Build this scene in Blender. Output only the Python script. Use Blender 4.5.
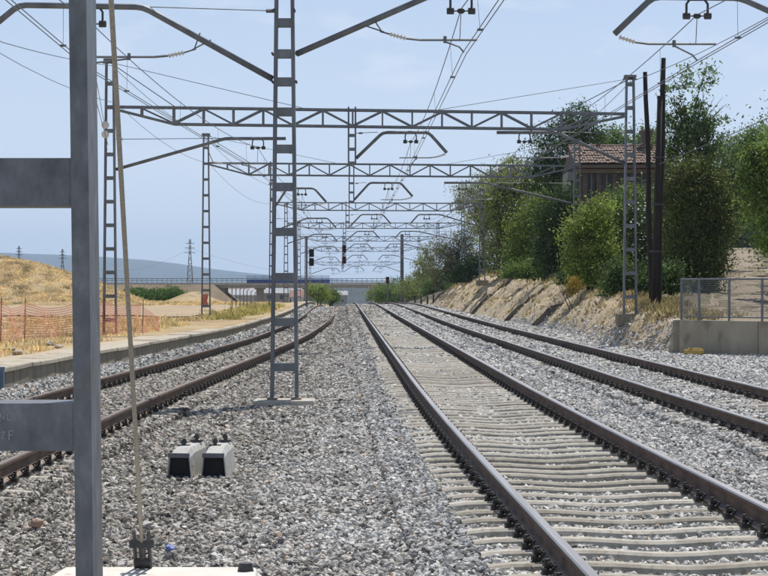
import bpy, bmesh, math, random
import numpy as np
from mathutils import Vector, Matrix
random.seed(7); rng = np.random.default_rng(7)
R = math.radians
S = bpy.context.scene
for o in list(bpy.data.objects): bpy.data.objects.remove(o)

# ------------------------------------------------------------------ camera
F = 2000.0          # focal length in pixels of the 768 px wide photograph
CZ = 1.61           # eye height over the rail head
cam = bpy.data.cameras.new('camera'); cam_o = bpy.data.objects.new('camera', cam)
S.collection.objects.link(cam_o); S.camera = cam_o
cam.sensor_width = 36; cam.lens = 36 * F / 768; cam.clip_start = .1; cam.clip_end = 20000
cam_o.location = (0, 0, CZ); cam_o.rotation_euler = (R(90) - math.atan(3 / F), 0, 0)
S.render.resolution_x = 1024; S.render.resolution_y = 768

# ------------------------------------------------------------------ light
SUN_EL, SUN_AZ = 60, 24         # azimuth from +Y (view direction) towards +X
W = bpy.data.worlds.new('World'); S.world = W; W.use_nodes = True
nt = W.node_tree; nd = nt.nodes; lk = nt.links
bg = nd['Background']
sky = nd.new('ShaderNodeTexSky'); sky.sky_type = 'NISHITA'; sky.sun_disc = False
sky.sun_elevation = R(SUN_EL); sky.sun_rotation = R(SUN_AZ)
sky.air_density = 1.0; sky.dust_density = .1; sky.ozone_density = 6; sky.altitude = 2000
tc = nd.new('ShaderNodeTexCoord')
mp = nd.new('ShaderNodeMapping'); mp.inputs['Scale'].default_value = (14, 14, 42); mp.inputs['Location'].default_value = (.62, .1, .9)
ns = nd.new('ShaderNodeTexNoise'); ns.inputs['Scale'].default_value = 1.0; ns.inputs['Detail'].default_value = 5; ns.inputs['Roughness'].default_value = .55
cr = nd.new('ShaderNodeValToRGB'); cr.color_ramp.elements[0].position = .56; cr.color_ramp.elements[0].color = (.165, .165, .165, 1)
cr.color_ramp.elements[1].position = .8; cr.color_ramp.elements[1].color = (.42, .42, .42, 1)
mx = nd.new('ShaderNodeMixRGB'); mx.inputs[2].default_value = (7.2, 8.15, 9.6, 1)
lk.new(tc.outputs['Generated'], mp.inputs[0]); lk.new(mp.outputs[0], ns.inputs['Vector'])
sepz = nd.new('ShaderNodeSeparateXYZ'); lk.new(tc.outputs['Generated'], sepz.inputs[0])
def mth(op, a, b):
    n_ = nd.new('ShaderNodeMath'); n_.operation = op
    for i_, q_ in enumerate((a, b)):
        if isinstance(q_, (int, float)): n_.inputs[i_].default_value = q_
        else: lk.new(q_, n_.inputs[i_])
    return n_.outputs[0]
lk.new(ns.outputs[0], cr.inputs[0])
# thin even veil of haze: cover = 1 - exp(-tau / sin(elevation)), tau a little thicker where the noise has wisps
depth = mth('DIVIDE', mth('MULTIPLY', cr.outputs[0], 1.0), mth('ADD', mth('MAXIMUM', sepz.outputs[2], 0.0), .03))
lk.new(mth('SUBTRACT', 1.0, mth('POWER', 2.71828, mth('MULTIPLY', depth, -1.0))), mx.inputs[0]); lk.new(sky.outputs[0], mx.inputs[1])
lk.new(mx.outputs[0], bg.inputs[0]); bg.inputs[1].default_value = .1
sl = bpy.data.lights.new('sun', 'SUN'); sl.energy = 5.0; sl.angle = R(.6); sl.color = (1, .955, .88)
so = bpy.data.objects.new('sun', sl); S.collection.objects.link(so)
sd = Vector((math.cos(R(SUN_EL)) * math.sin(R(SUN_AZ)), math.cos(R(SUN_EL)) * math.cos(R(SUN_AZ)), math.sin(R(SUN_EL))))
so.rotation_euler = sd.to_track_quat('Z', 'Y').to_euler(); so.location = (20, 40, 60)
vs = S.view_settings; vs.view_transform = 'Standard'; vs.look = 'None'; vs.gamma = 1; vs.exposure = 0.0; vs.use_curve_mapping = False

# ------------------------------------------------------------------ helpers
def px(u, v, Y):            # photo pixel at distance Y -> world point
    return Vector(((u - 384) * Y / F, Y, CZ + (285 - v) * Y / F))
def pxx(u, Y): return (u - 384) * Y / F
def pz(v, Y): return CZ + (285 - v) * Y / F

def link(o): S.collection.objects.link(o); return o
def tag(o, label=None, cat=None, group=None, kind=None):
    if label: o['label'] = label
    if cat: o['category'] = cat
    if group: o['group'] = group
    if kind: o['kind'] = kind
    return o
def empty(name, loc=(0, 0, 0), rz=0):
    o = link(bpy.data.objects.new(name, None)); o.location = loc; o.rotation_euler.z = rz; o.empty_display_size = .2
    return o

class MB:
    def __init__(s): s.v = []; s.f = []; s.m = []
    def add(s, vs_, fs, mi=0):
        b = len(s.v); s.v += [tuple(p) for p in vs_]
        s.f += [tuple(i + b for i in f) for f in fs]; s.m += [mi] * len(fs)
    def box(s, c, d, rot=None, mi=0):
        c = Vector(c); hx, hy, hz = d[0] / 2, d[1] / 2, d[2] / 2
        P = [Vector((x, y, z)) for z in (-hz, hz) for y in (-hy, hy) for x in (-hx, hx)]
        if rot is not None: P = [rot @ p for p in P]
        s.add([c + p for p in P], [(0, 2, 3, 1), (4, 5, 7, 6), (0, 1, 5, 4), (2, 6, 7, 3), (0, 4, 6, 2), (1, 3, 7, 5)], mi)
    def beam(s, a, b, w, h, mi=0, up=(0, 0, 1)):
        a = Vector(a); b = Vector(b); d = (b - a); L = d.length; d.normalize(); up = Vector(up)
        x = d.cross(up)
        if x.length < 1e-4: x = Vector((1, 0, 0))
        x.normalize(); z = x.cross(d)
        rot = Matrix((x, d, z)).transposed()
        s.box((a + b) / 2, (w, L, h), rot, mi)
    def tube(s, pts, r, n=8, mi=0, cap=True):
        pts = [Vector(p) for p in pts]; rs = r if isinstance(r, (list, tuple)) else [r] * len(pts)
        rings = []; pv = None
        for i, p in enumerate(pts):
            t = (pts[min(i + 1, len(pts) - 1)] - pts[max(i - 1, 0)]).normalized()
            if pv is None: a = t.orthogonal().normalized()
            else:
                a = pv - t * pv.dot(t)
                a = a.normalized() if a.length > 1e-6 else t.orthogonal().normalized()
            pv = a; b = t.cross(a)
            rings.append([p + (a * math.cos(k * 2 * math.pi / n) + b * math.sin(k * 2 * math.pi / n)) * rs[i] for k in range(n)])
        V = [q for g in rings for q in g]; Fs = []
        for i in range(len(pts) - 1):
            for k in range(n):
                k2 = (k + 1) % n; Fs.append((i * n + k, i * n + k2, (i + 1) * n + k2, (i + 1) * n + k))
        if cap: Fs.append(tuple(range(n - 1, -1, -1))); Fs.append(tuple((len(pts) - 1) * n + k for k in range(n)))
        s.add(V, Fs, mi)
    def sweep(s, prof, path, mi=0, close=True):   # prof: (x,z) list swept along path of points heading +Y
        path = [Vector(p) for p in path]; n = len(prof); V = []
        for i, p in enumerate(path):
            t = path[min(i + 1, len(path) - 1)] - path[max(i - 1, 0)]; t.z = 0; t.normalize()
            side = Vector((t.y, -t.x, 0))
            V += [p + side * a + Vector((0, 0, b)) for a, b in prof]
        Fs = []
        rg = n if close else n - 1
        for i in range(len(path) - 1):
            for k in range(rg):
                k2 = (k + 1) % n; Fs.append((i * n + k, i * n + k2, (i + 1) * n + k2, (i + 1) * n + k))
        if close: Fs.append(tuple(range(n - 1, -1, -1))); Fs.append(tuple((len(path) - 1) * n + k for k in range(n)))
        s.add(V, Fs, mi)
    def mesh(s, name, mats, smooth=False):
        me = bpy.data.meshes.new(name); me.from_pydata(s.v, [], s.f)
        for m in (mats if isinstance(mats, (list, tuple)) else [mats]): me.materials.append(m)
        me.polygons.foreach_set('material_index', s.m)
        if smooth: me.polygons.foreach_set('use_smooth', [True] * len(s.f))
        me.update(); return me
    def build(s, name, mats, parent=None, smooth=False):
        o = link(bpy.data.objects.new(name, s.mesh(name, mats, smooth)))
        if parent is not None:
            o.parent = parent; o.matrix_parent_inverse = mw(parent).inverted()
        return o
def mw(o):
    m = Matrix.LocRotScale(o.location, o.rotation_euler, o.scale)
    return (mw(o.parent) @ o.matrix_parent_inverse @ m) if o.parent else m
def fix_normals(o):
    bm = bmesh.new(); bm.from_mesh(o.data); bmesh.ops.recalc_face_normals(bm, faces=bm.faces); bm.to_mesh(o.data); bm.free()
def bevel(o, w=.01, seg=1):
    md = o.modifiers.new('bevel', 'BEVEL'); md.width = w; md.segments = seg; md.limit_method = 'ANGLE'

# ------------------------------------------------------------------ materials
def newmat(name):
    m = bpy.data.materials.new(name); m.use_nodes = True
    return m, m.node_tree.nodes, m.node_tree.links, m.node_tree.nodes['Principled BSDF']
def ramp(nd, stops):
    c = nd.new('ShaderNodeValToRGB'); e = c.color_ramp.elements
    while len(e) < len(stops): e.new(.5)
    for i, (p, col) in enumerate(stops): e[i].position = p; e[i].color = (*col, 1)
    return c
def posn(nd, lk, scale=(1, 1, 1)):
    g = nd.new('ShaderNodeNewGeometry'); mp = nd.new('ShaderNodeMapping'); mp.inputs['Scale'].default_value = scale
    lk.new(g.outputs['Position'], mp.inputs[0]); return mp.outputs[0]
def surf(name, stops, scale=4, rough=.8, bump=.2, bscale=40, metal=0, stretch=(1, 1, 1), detail=6, bdist=.01, spots=None, spec=None):
    m, nd, lk, b = newmat(name); p = posn(nd, lk, stretch)
    n = nd.new('ShaderNodeTexNoise'); n.inputs['Scale'].default_value = scale; n.inputs['Detail'].default_value = detail; n.inputs['Roughness'].default_value = .6
    c = ramp(nd, stops); lk.new(p, n.inputs['Vector']); lk.new(n.outputs[0], c.inputs[0])
    col = c.outputs[0]
    if spots:
        sc, lo, hi, sc_col = spots
        n3 = nd.new('ShaderNodeTexNoise'); n3.inputs['Scale'].default_value = sc; n3.inputs['Detail'].default_value = 5
        lk.new(p, n3.inputs['Vector']); r3 = ramp(nd, [(lo, (0, 0, 0)), (hi, (1, 1, 1))]); lk.new(n3.outputs[0], r3.inputs[0])
        mxx = nd.new('ShaderNodeMixRGB'); mxx.inputs[2].default_value = (*sc_col, 1)
        lk.new(r3.outputs[0], mxx.inputs[0]); lk.new(col, mxx.inputs[1]); col = mxx.outputs[0]
    lk.new(col, b.inputs['Base Color'])
    b.inputs['Roughness'].default_value = rough; b.inputs['Metallic'].default_value = metal
    if spec is not None: b.inputs['Specular IOR Level'].default_value = spec
    if bump:
        n2 = nd.new('ShaderNodeTexNoise'); n2.inputs['Scale'].default_value = bscale; n2.inputs['Detail'].default_value = 6
        lk.new(p, n2.inputs['Vector'])
        bp = nd.new('ShaderNodeBump'); bp.inputs['Strength'].default_value = bump; bp.inputs['Distance'].default_value = bdist
        lk.new(n2.outputs[0], bp.inputs['Height']); lk.new(bp.outputs[0], b.inputs['Normal'])
    return m
def leafmat(name, cols, tr=.35, rough=.55):
    m, nd, lk, b = newmat(name)
    g = nd.new('ShaderNodeNewGeometry'); k = len(cols)
    c = ramp(nd, [(i / max(1, k - 1), cc) for i, cc in enumerate(cols)])
    lk.new(g.outputs['Random Per Island'], c.inputs[0])
    n = nd.new('ShaderNodeTexNoise'); n.inputs['Scale'].default_value = .9; n.inputs['Detail'].default_value = 3
    lk.new(g.outputs['Position'], n.inputs['Vector'])
    hs = nd.new('ShaderNodeHueSaturation'); mr = nd.new('ShaderNodeMapRange'); mr.inputs[1].default_value = .3; mr.inputs[2].default_value = .7
    mr.inputs[3].default_value = .9; mr.inputs[4].default_value = 2.5
    lk.new(n.outputs[0], mr.inputs[0]); lk.new(mr.outputs[0], hs.inputs['Value']); lk.new(c.outputs[0], hs.inputs['Color'])
    lk.new(hs.outputs[0], b.inputs['Base Color']); b.inputs['Roughness'].default_value = rough
    b.inputs['Specular IOR Level'].default_value = .12
    t = nd.new('ShaderNodeBsdfTranslucent'); lk.new(hs.outputs[0], t.inputs[0])
    ms = nd.new('ShaderNodeMixShader'); ms.inputs[0].default_value = tr
    lk.new(b.outputs[0], ms.inputs[1]); lk.new(t.outputs[0], ms.inputs[2]); lk.new(ms.outputs[0], nd['Material Output'].inputs[0])
    return m

GALV = surf('galvanised_steel', [(.3, (.115, .124, .133)), (.5, (.155, .166, .178)), (.75, (.21, .222, .234))], 5, .55, .08, 60, .35, (1, 1, .35), spots=(14, .62, .72, (.12, .125, .13)))
GALVF = surf('weathered_steel', [(.3, (.12, .125, .13)), (.7, (.2, .205, .21))], 6, .6, 0, metal=.2)
DARKM = surf('dark_fitting', [(.3, (.03, .03, .032)), (.7, (.06, .06, .06))], 20, .6, .1)
INSUL = surf('porcelain', [(.3, (.55, .53, .48)), (.7, (.72, .7, .65))], 30, .3, 0)
WIRE = surf('wire_metal', [(.3, (.10, .105, .11)), (.7, (.16, .16, .165))], 10, .5, 0, metal=.3)
ROPE = surf('guy_cable', [(.3, (.26, .245, .21)), (.7, (.4, .38, .33))], 60, .75, .3, 200)
CONC = surf('concrete', [(.25, (.30, .28, .24)), (.5, (.44, .41, .35)), (.75, (.54, .51, .44))], 3, .9, .35, 60, spots=(9, .58, .7, (.24, .22, .18)))
CONCP = surf('pale_concrete', [(.3, (.58, .53, .46)), (.7, (.74, .69, .62))], 2.5, .9, .2, 80, spots=(6, .6, .75, (.42, .38, .32)))
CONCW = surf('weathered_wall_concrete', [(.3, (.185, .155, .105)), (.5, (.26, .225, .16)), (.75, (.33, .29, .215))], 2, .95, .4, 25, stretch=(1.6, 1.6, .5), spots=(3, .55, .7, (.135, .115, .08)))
SLEEP = surf('sleeper_concrete', [(.25, (.31, .285, .24)), (.5, (.46, .43, .37)), (.75, (.57, .535, .465))], 7, .9, .15, 70, spots=(20, .55, .68, (.3, .26, .2)))
RUST = surf('rail_rust', [(.3, (.07, .045, .032)), (.5, (.115, .075, .052)), (.75, (.17, .115, .08))], 14, .85, .3, 90, stretch=(1, .15, 1))
RUSTF = surf('rail_foot_rust', [(.3, (.16, .12, .095)), (.7, (.31, .24, .2))], 9, .8, .3, 90, stretch=(1, .2, 1))
STEEL = surf('polished_rail', [(.3, (.33, .30, .28)), (.7, (.48, .45, .42))], 3, .36, .05, 60, 1.0, (6, .05, 1))
OLDRAIL = surf('dull_rail_head', [(.3, (.13, .1, .085)), (.7, (.25, .2, .17))], 3, .5, .05, 60, .6, (6, .05, 1))
CLIP = surf('clip_iron', [(.3, (.022, .018, .015)), (.7, (.05, .042, .036))], 30, .7, .1)

def ballast_stone(name):
    m, nd, lk, b = newmat(name)
    oi = nd.new('ShaderNodeObjectInfo')
    g = nd.new('ShaderNodeNewGeometry'); sep = nd.new('ShaderNodeSeparateXYZ'); lk.new(g.outputs['Position'], sep.inputs[0])
    white = ramp(nd, [(0, (.10, .096, .09)), (.14, (.25, .243, .228)), (.4, (.44, .43, .405)), (.75, (.59, .575, .54)), (.96, (.72, .70, .66)), (1, (.42, .3, .2))])
    brown = ramp(nd, [(0, (.055, .05, .044)), (.2, (.165, .146, .122)), (.5, (.325, .295, .25)), (.8, (.47, .435, .38)), (.95, (.62, .59, .54)), (1, (.44, .29, .19))])
    lk.new(oi.outputs['Random'], white.inputs[0]); lk.new(oi.outputs['Random'], brown.inputs[0])
    n = nd.new('ShaderNodeTexNoise'); n.inputs['Scale'].default_value = .55; n.inputs['Detail'].default_value = 4
    lk.new(g.outputs['Position'], n.inputs['Vector'])
    # older, dirtier ballast lies to the left of X = -1 (beside the loop line)
    a = nd.new('ShaderNodeMath'); a.operation = 'MULTIPLY_ADD'; lk.new(sep.outputs[0], a.inputs[0]); a.inputs[1].default_value = -.30; a.inputs[2].default_value = -.12
    c = nd.new('ShaderNodeMath'); c.operation = 'ADD'; lk.new(a.outputs[0], c.inputs[0]); lk.new(n.outputs[0], c.inputs[1])
    fresh = nd.new('ShaderNodeMath'); fresh.operation = 'GREATER_THAN'; lk.new(sep.outputs[0], fresh.inputs[0]); fresh.inputs[1].default_value = -5.0
    cf = nd.new('ShaderNodeMath'); cf.operation = 'MULTIPLY'; lk.new(c.outputs[0], cf.inputs[0]); lk.new(fresh.outputs[0], cf.inputs[1])
    r = ramp(nd, [(.25, (0, 0, 0)), (.85, (1, 1, 1))]); lk.new(cf.outputs[0], r.inputs[0])
    mx = nd.new('ShaderNodeMixRGB'); lk.new(r.outputs[0], mx.inputs[0]); lk.new(white.outputs[0], mx.inputs[1]); lk.new(brown.outputs[0], mx.inputs[2])
    n2 = nd.new('ShaderNodeTexNoise'); n2.inputs['Scale'].default_value = 45; lk.new(g.outputs['Position'], n2.inputs['Vector'])
    mm = nd.new('ShaderNodeMixRGB'); mm.blend_type = 'OVERLAY'; mm.inputs[0].default_value = .45
    lk.new(mx.outputs[0], mm.inputs[1]); lk.new(n2.outputs[0], mm.inputs[2])
    lk.new(mm.outputs[0], b.inputs['Base Color']); b.inputs['Roughness'].default_value = .85
    return m
STONE = ballast_stone('ballast_stone')
def ballast_bed_mat():
    m, nd, lk, b = newmat('ballast_bed'); p = posn(nd, lk)
    v = nd.new('ShaderNodeTexVoronoi'); v.inputs['Scale'].default_value = 11; lk.new(p, v.inputs['Vector'])
    r = ramp(nd, [(0, (.2, .195, .185)), (.3, (.34, .33, .315)), (.7, (.46, .45, .43)), (1, (.56, .55, .53))])
    sp = nd.new('ShaderNodeSeparateColor'); lk.new(v.outputs['Color'], sp.inputs[0]); lk.new(sp.outputs[0], r.inputs[0])
    n = nd.new('ShaderNodeTexNoise'); n.inputs['Scale'].default_value = .35; n.inputs['Detail'].default_value = 5; lk.new(p, n.inputs['Vector'])
    r2 = ramp(nd, [(.35, (.82, .78, .7)), (.65, (1, 1, 1))]); lk.new(n.outputs[0], r2.inputs[0])
    mx = nd.new('ShaderNodeMixRGB'); mx.blend_type = 'MULTIPLY'; mx.inputs[0].default_value = 1
    lk.new(r.outputs[0], mx.inputs[1]); lk.new(r2.outputs[0], mx.inputs[2]); lk.new(mx.outputs[0], b.inputs['Base Color'])
    b.inputs['Roughness'].default_value = .95
    bp = nd.new('ShaderNodeBump'); bp.inputs['Strength'].default_value = 1; bp.inputs['Distance'].default_value = .05
    lk.new(v.outputs['Distance'], bp.inputs['Height']); bp.invert = True; lk.new(bp.outputs[0], b.inputs['Normal'])
    return m
BED = ballast_bed_mat()
FIELD = surf('dry_field', [(.25, (.25, .165, .08)), (.42, (.34, .24, .12)), (.55, (.40, .30, .16)), (.75, (.46, .36, .21))], .35, .95, .6, 6, stretch=(1, .45, 1), detail=9, bdist=.08, spots=(.9, .6, .72, (.12, .13, .05)))
SAND = surf('sandy_earth', [(.25, (.29, .225, .14)), (.5, (.43, .345, .225)), (.75, (.54, .445, .31))], .8, .95, .6, 7, detail=9, bdist=.06, spots=(1.6, .6, .75, (.26, .19, .12)))
SOIL = surf('grassy_soil', [(.3, (.06, .05, .03)), (.5, (.12, .10, .055)), (.75, (.26, .2, .12))], .7, .95, .5, 6, detail=8, bdist=.06)
LANE = surf('lane_gravel', [(.3, (.19, .145, .095)), (.6, (.265, .21, .145)), (.8, (.34, .275, .2))], .8, .95, .4, 12, detail=8, bdist=.03)

# ------------------------------------------------------------------ track alignment
_ty = np.array([-20, 0, 8, 11, 15, 20, 26, 32.5, 60, 400, 6000.]); _tx = np.array([2.95, 2.39, 2.14, 2.04, 1.90, 1.735, 1.56, 1.40, .836, -6.13, -120.])
YY = np.linspace(-20, 700, 1441)
def smooth(a, k):
    ker = np.ones(k) / k; return np.convolve(np.pad(a, k // 2, mode='reflect', reflect_type='odd'), ker, 'valid')[:len(a)]
X2 = smooth(np.interp(YY, _ty, _tx), 15)
X3 = X2 + smooth(np.interp(YY, [-20, 11, 30, 80, 150, 700], [3.85, 3.8, 3.65, 3.36, 3.5, 3.6]), 21)
X1 = smooth(np.interp(YY, [-20, 11, 20, 32, 50, 72, 90, 106, 125, 140, 165, 190, 700], [-4.5, -4.4, -4.33, -4.17, -3.93, -3.76, -3.72, -3.8, -4.1, -4.45, -5.0, -5.4, -15.8]), 25)
def zt(y): y = np.asarray(y, float); d = np.clip(y - 165, 0, 200); return -1.04e-4 * d * d - .0416 * np.clip(y - 365, 0, 90)
Z2 = zt(YY); Z3 = Z2.copy(); Z1 = Z2 + smooth(np.interp(YY, [-20, 30, 72, 700], [0, 0, -.25, -.25]), 21)
TX = {1: X1, 2: X2, 3: X3}; TZ = {1: Z1, 2: Z2, 3: Z3}
def tx(t, y): return float(np.interp(y, YY, TX[t]))
def tz(t, y): return float(np.interp(y, YY, TZ[t]))
def wallx(y): return np.interp(y, YY, X1) - 1.72
def footx(y): return np.interp(y, [-20, 45, 50.6, 54.3, 56, 58, 61, 70, 83, 122, 158, 230, 330, 700], [18, 16, 11.8, 8.15, 7.7, 7.0, 6.6, 6.9, 6.9, 5.55, 4.75, 3.6, 1.5, -6])
def bedz(x, y):   # ballast bed level
    z1 = np.interp(y, YY, Z1); z2 = np.interp(y, YY, Z2); x1 = np.interp(y, YY, X1); x2 = np.interp(y, YY, X2)
    t = np.clip((x - (x1 + .9)) / np.maximum(x2 - 1.4 - (x1 + .9), .3), 0, 1)
    base = z1 + (z2 - z1) * t
    x3 = np.interp(y, YY, X3)
    d2 = np.minimum(np.abs(x - x2), np.abs(x - x3)); d1 = np.abs(x - x1)
    # crown of the shoulder, lower in the cess between loop and main line
    mid = np.clip((x2 - 1.45 - x) / .8, 0, 1) * np.clip((x - x1 - 1.1) / .6, 0, 1)
    wsh = np.clip((x1 - 1.2 - x) / .25, 0, 1)
    return base - .265 - .05 * mid + .26 * wsh

# ------------------------------------------------------------------ terrain
def sstep(a, b, x): t = np.clip((x - a) / (b - a), 0, 1); return t * t * (3 - 2 * t)
_ns = [rng.uniform(0, 6.28, 4) for _ in range(6)]
def wob(x, y, sc=1.0):
    r = 0
    for i, p in enumerate(_ns):
        k = sc * 1.7 ** i; a = p[0]
        r = r + np.sin(k * (x * math.cos(a) + y * math.sin(a)) + p[1]) * np.cos(k * .83 * (y * math.cos(p[2]) - x * math.sin(p[2])) + p[3]) / 1.6 ** i
    return r
def fieldz(x, y):
    z = np.interp(y, [-50, 110, 160, 250, 350, 420, 520, 900, 6000], [.12, .12, .2, -.6, -1.6, -5, -9, -10, -12])
    # spoil mound beyond the dirt road
    top = np.interp(x * 150 / np.maximum(y, 60), [-90, -60, -40, -28.8, -25.8, -23.9, -21.7, -19.4, -17.5], [4.4, 5.4, 4.6, 3.6, 3.0, 2.4, 1.7, .7, 0])
    m = top * sstep(137, 152, y + 1.2 * wob(x, y, .25)) * (1 - sstep(172, 200, y))
    m = m + 1.2 * np.exp(-((x + 19.5) / 2.0) ** 2 - ((y - 205) / 7) ** 2)
    z = z + m + .05 * wob(x, y, .8) * sstep(-8.6, -10.5, x)
    cut = sstep(-36, -27, x) * sstep(270, 330, y)          # the line runs in a cutting under the road bridge
    return z - cut * 3
def hb(y): return np.interp(y, [-20, 44, 55, 61, 75, 95, 145, 158, 175, 190, 215, 330, 700], [.3, .55, .6, .85, 1.25, 1.75, 2.45, 2.4, 1.65, 1.15, .45, -2.2, -9])
def bw(y): return np.maximum((hb(y) * 1.25 + .15) * np.interp(y, [54.5, 58], [.25, 1]), np.interp(y, [56, 60], [.15, .7]))
def lanex(y): return 10.2 + .178 * (y - 55)
def lanez(y): return .56 + np.interp(y, [0, 55, 330, 420, 700, 6000], [-.3, 0, 7.15, 7.2, -6, -12])
def bankz(x, y):
    f = footx(y); d = x - f; w = bw(y)
    gul = np.abs(np.sin(y * .33 + 1.9 * np.sin(y * .11) + .8 * np.sin(y * .47 + 1) + .16 * d + .25 * np.sin(d * 1.7 + y * .6))) ** .5
    rough = .12 * wob(x, y, 2.3) + .09 * wob(x, y, 6.1) - .05 * np.abs(wob(x, y, 9.0))
    z0 = np.interp(y, YY, Z3) - .25
    t = np.clip(d / w, -.3, 1.0)
    on = np.exp(-((t - .55) / .42) ** 2)
    prof = t + .09 * np.sin(t * math.pi) 
    bl = sstep(0, np.interp(y, [55, 58, 110, 300], [3, 8, 9, 40]), d - w); top = hb(y) * (1 - bl) + lanez(y) * bl
    z = z0 + (top - z0) * np.clip(prof, -.3, 1.02) - (1 - gul) * on * np.minimum(hb(y), 1.6) * .45 + rough * np.clip(on * 1.2 + .25 * (d > w), 0, 1) * np.clip(hb(y), 0, 1.2)
    return z
def grid(name, xs_fn, ys, nx, zfn, mats, kind='structure', mat_fn=None, smooth=True):
    ys = np.asarray(ys); V = np.zeros((len(ys), nx, 3))
    for i, y in enumerate(ys):
        xs = xs_fn(y); V[i, :, 0] = xs; V[i, :, 1] = y
    V[:, :, 2] = zfn(V[:, :, 0], V[:, :, 1])
    idx = np.arange(len(ys) * nx).reshape(len(ys), nx)
    Q = np.stack([idx[:-1, :-1], idx[:-1, 1:], idx[1:, 1:], idx[1:, :-1]], -1).reshape(-1, 4)
    me = bpy.data.meshes.new(name); me.from_pydata(V.reshape(-1, 3).tolist(), [], Q.tolist())
    for m in (mats if isinstance(mats, list) else [mats]): me.materials.append(m)
    if mat_fn is not None:
        c = V.reshape(-1, 3)[Q].mean(1); me.polygons.foreach_set('material_index', mat_fn(c).astype(int).tolist())
    if smooth: me.polygons.foreach_set('use_smooth', [True] * len(Q))
    o = link(bpy.data.objects.new(name, me)); tag(o, kind=kind); return o
ysg = np.unique(np.concatenate([np.arange(-30, 40, 4), np.arange(40, 240, 2.0), np.arange(240, 600, 8), np.geomspace(600, 8600, 26)]))
cols = np.concatenate([np.linspace(-1, -.02, 60)[:-1] ** 3 * 5000 - 8, np.linspace(-1, 0, 60) * 0, ])
def gx(y):
    w = float(wallx(np.clip(y, -20, 699)))
    left = w - .17 - np.concatenate([np.geomspace(7600, 34, 22), np.linspace(33, 0, 55)])
    right = w - .1 + np.concatenate([np.linspace(0, 30, 8), np.geomspace(40, 7600, 14)])
    return np.concatenate([left, right])
def gz(x, y):
    w = wallx(np.clip(y, -20, 699)); z = fieldz(x, y)
    low = np.interp(y, [-50, 165, 365, 455, 900, 6000], [-.7, -.7, -5.0, -8.9, -10.5, -12])
    return np.where(x > w - .13, np.minimum(low, z), z)
grid('ground', gx, ysg, 77 + 22, gz, FIELD)

ysb = np.concatenate([np.arange(-12, 60, 1.0), np.arange(60, 460, 2.0)])
grid('ballast_bed', lambda y: np.linspace(float(wallx(y)) + .02, float(footx(y)) + .55, 46), ysb, 46, lambda x, y: bedz(x, y) - .03, BED)
ysr = np.concatenate([np.arange(-10, 50, 2.0), np.arange(50, 130, .25), np.arange(130, 260, .6), np.arange(260, 460, 4), np.geomspace(460, 3000, 12)])
def bx_(y):
    f = float(footx(min(y, 699))); return f - .3 + np.concatenate([np.linspace(0, 5.5, 40), np.linspace(5.8, 30, 40), np.geomspace(32, 1800, 14)])
def bank_mat(c):
    f = footx(c[:, 1]); d = c[:, 0] - f; w = bw(c[:, 1])
    return ((d > w + .2 + .45 * wob(c[:, 0], c[:, 1], 1.3)) | ((c[:, 1] > 168 + 6 * wob(c[:, 0], c[:, 1], .5)) & (d > .25 * w))).astype(int)
grid('embankment', bx_, ysr, 94, bankz, [SAND, SOIL], mat_fn=bank_mat)
# gravel lane climbing between the trees
ysl = np.concatenate([np.arange(54.5, 130, 1.0), np.arange(130, 400, 6)])
grid('lane', lambda y: lanex(y) + np.linspace(-1.45, 1.45, 13), ysl, 13, lambda x, y: np.maximum(bankz(x, y), lanez(y)) + .03 + .035 * wob(x, y, 1.1) * 0 + .02 * np.cos((x - lanex(y)) * 4), LANE)
# dirt road in front of the mound
grid('dirt_road', lambda y: np.linspace(-60, float(wallx(y)) - 3.5, 60), np.linspace(92, 137, 24), 60, lambda x, y: fieldz(x, y) + .05 + .004 * np.abs(y - 125) * 0, surf('dirt_road_earth', [(.3, (.31, .225, .135)), (.7, (.44, .335, .215))], .5, .95, .3, 9, stretch=(.3, 1, 1), detail=8))

# far hills
def hill(name, pts, y0, depth, c):
    m, nd, lk, b = newmat(name + '_scrub')
    p = posn(nd, lk); n = nd.new('ShaderNodeTexNoise'); n.inputs['Scale'].default_value = .012; n.inputs['Detail'].default_value = 8; lk.new(p, n.inputs['Vector'])
    r = ramp(nd, [(.3, c), (.6, tuple(k * 1.5 for k in c)), (.8, tuple(k * 2.2 for k in c))]); lk.new(n.outputs[0], r.inputs[0]); lk.new(r.outputs[0], b.inputs['Base Color']); b.inputs['Roughness'].default_value = 1
    us = np.array([q[0] for q in pts], float); vv = np.array([q[1] for q in pts], float)
    X = np.linspace((us[0] - 384) * y0 / F, (us[-1] - 384) * y0 / F, 160); U = X / y0 * F + 384
    top = CZ + (285 - np.interp(U, us, vv)) * y0 / F; top = smooth(top, 7) + 1.2 * wob(X, X * 0, .012)
    V = []; rows = 14
    for j in range(rows):
        t = j / (rows - 1); prof = math.sin(t * math.pi / 1.7) if t < .85 else math.sin(.85 * math.pi / 1.7) 
        for i in range(160):
            V.append((X[i], y0 - depth + depth * 1.15 * t + 30 * math.sin(X[i] * .004 + 3 * t), -14 + (top[i] + 14) * min(1, math.sin(t * math.pi / 2)) + 4 * t * (1 - t) * wob(X[i], y0 + t * 300, .02)))
    Q = [(j * 160 + i, j * 160 + i + 1, (j + 1) * 160 + i + 1, (j + 1) * 160 + i) for j in range(rows - 1) for i in range(159)]
    me = bpy.data.meshes.new(name); me.from_pydata(V, [], Q); me.materials.append(m); me.polygons.foreach_set('use_smooth', [True] * len(Q))
    tag(link(bpy.data.objects.new(name, me)), kind='structure')
hill('hill_ridge', [(-900, 262), (-400, 250), (-120, 250), (0, 252), (60, 254), (100, 257), (130, 257), (160, 260), (200, 268), (240, 273), (290, 277), (360, 281), (500, 282), (900, 279), (1500, 276)], 8000, 1600, (.05, .062, .055))
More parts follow.
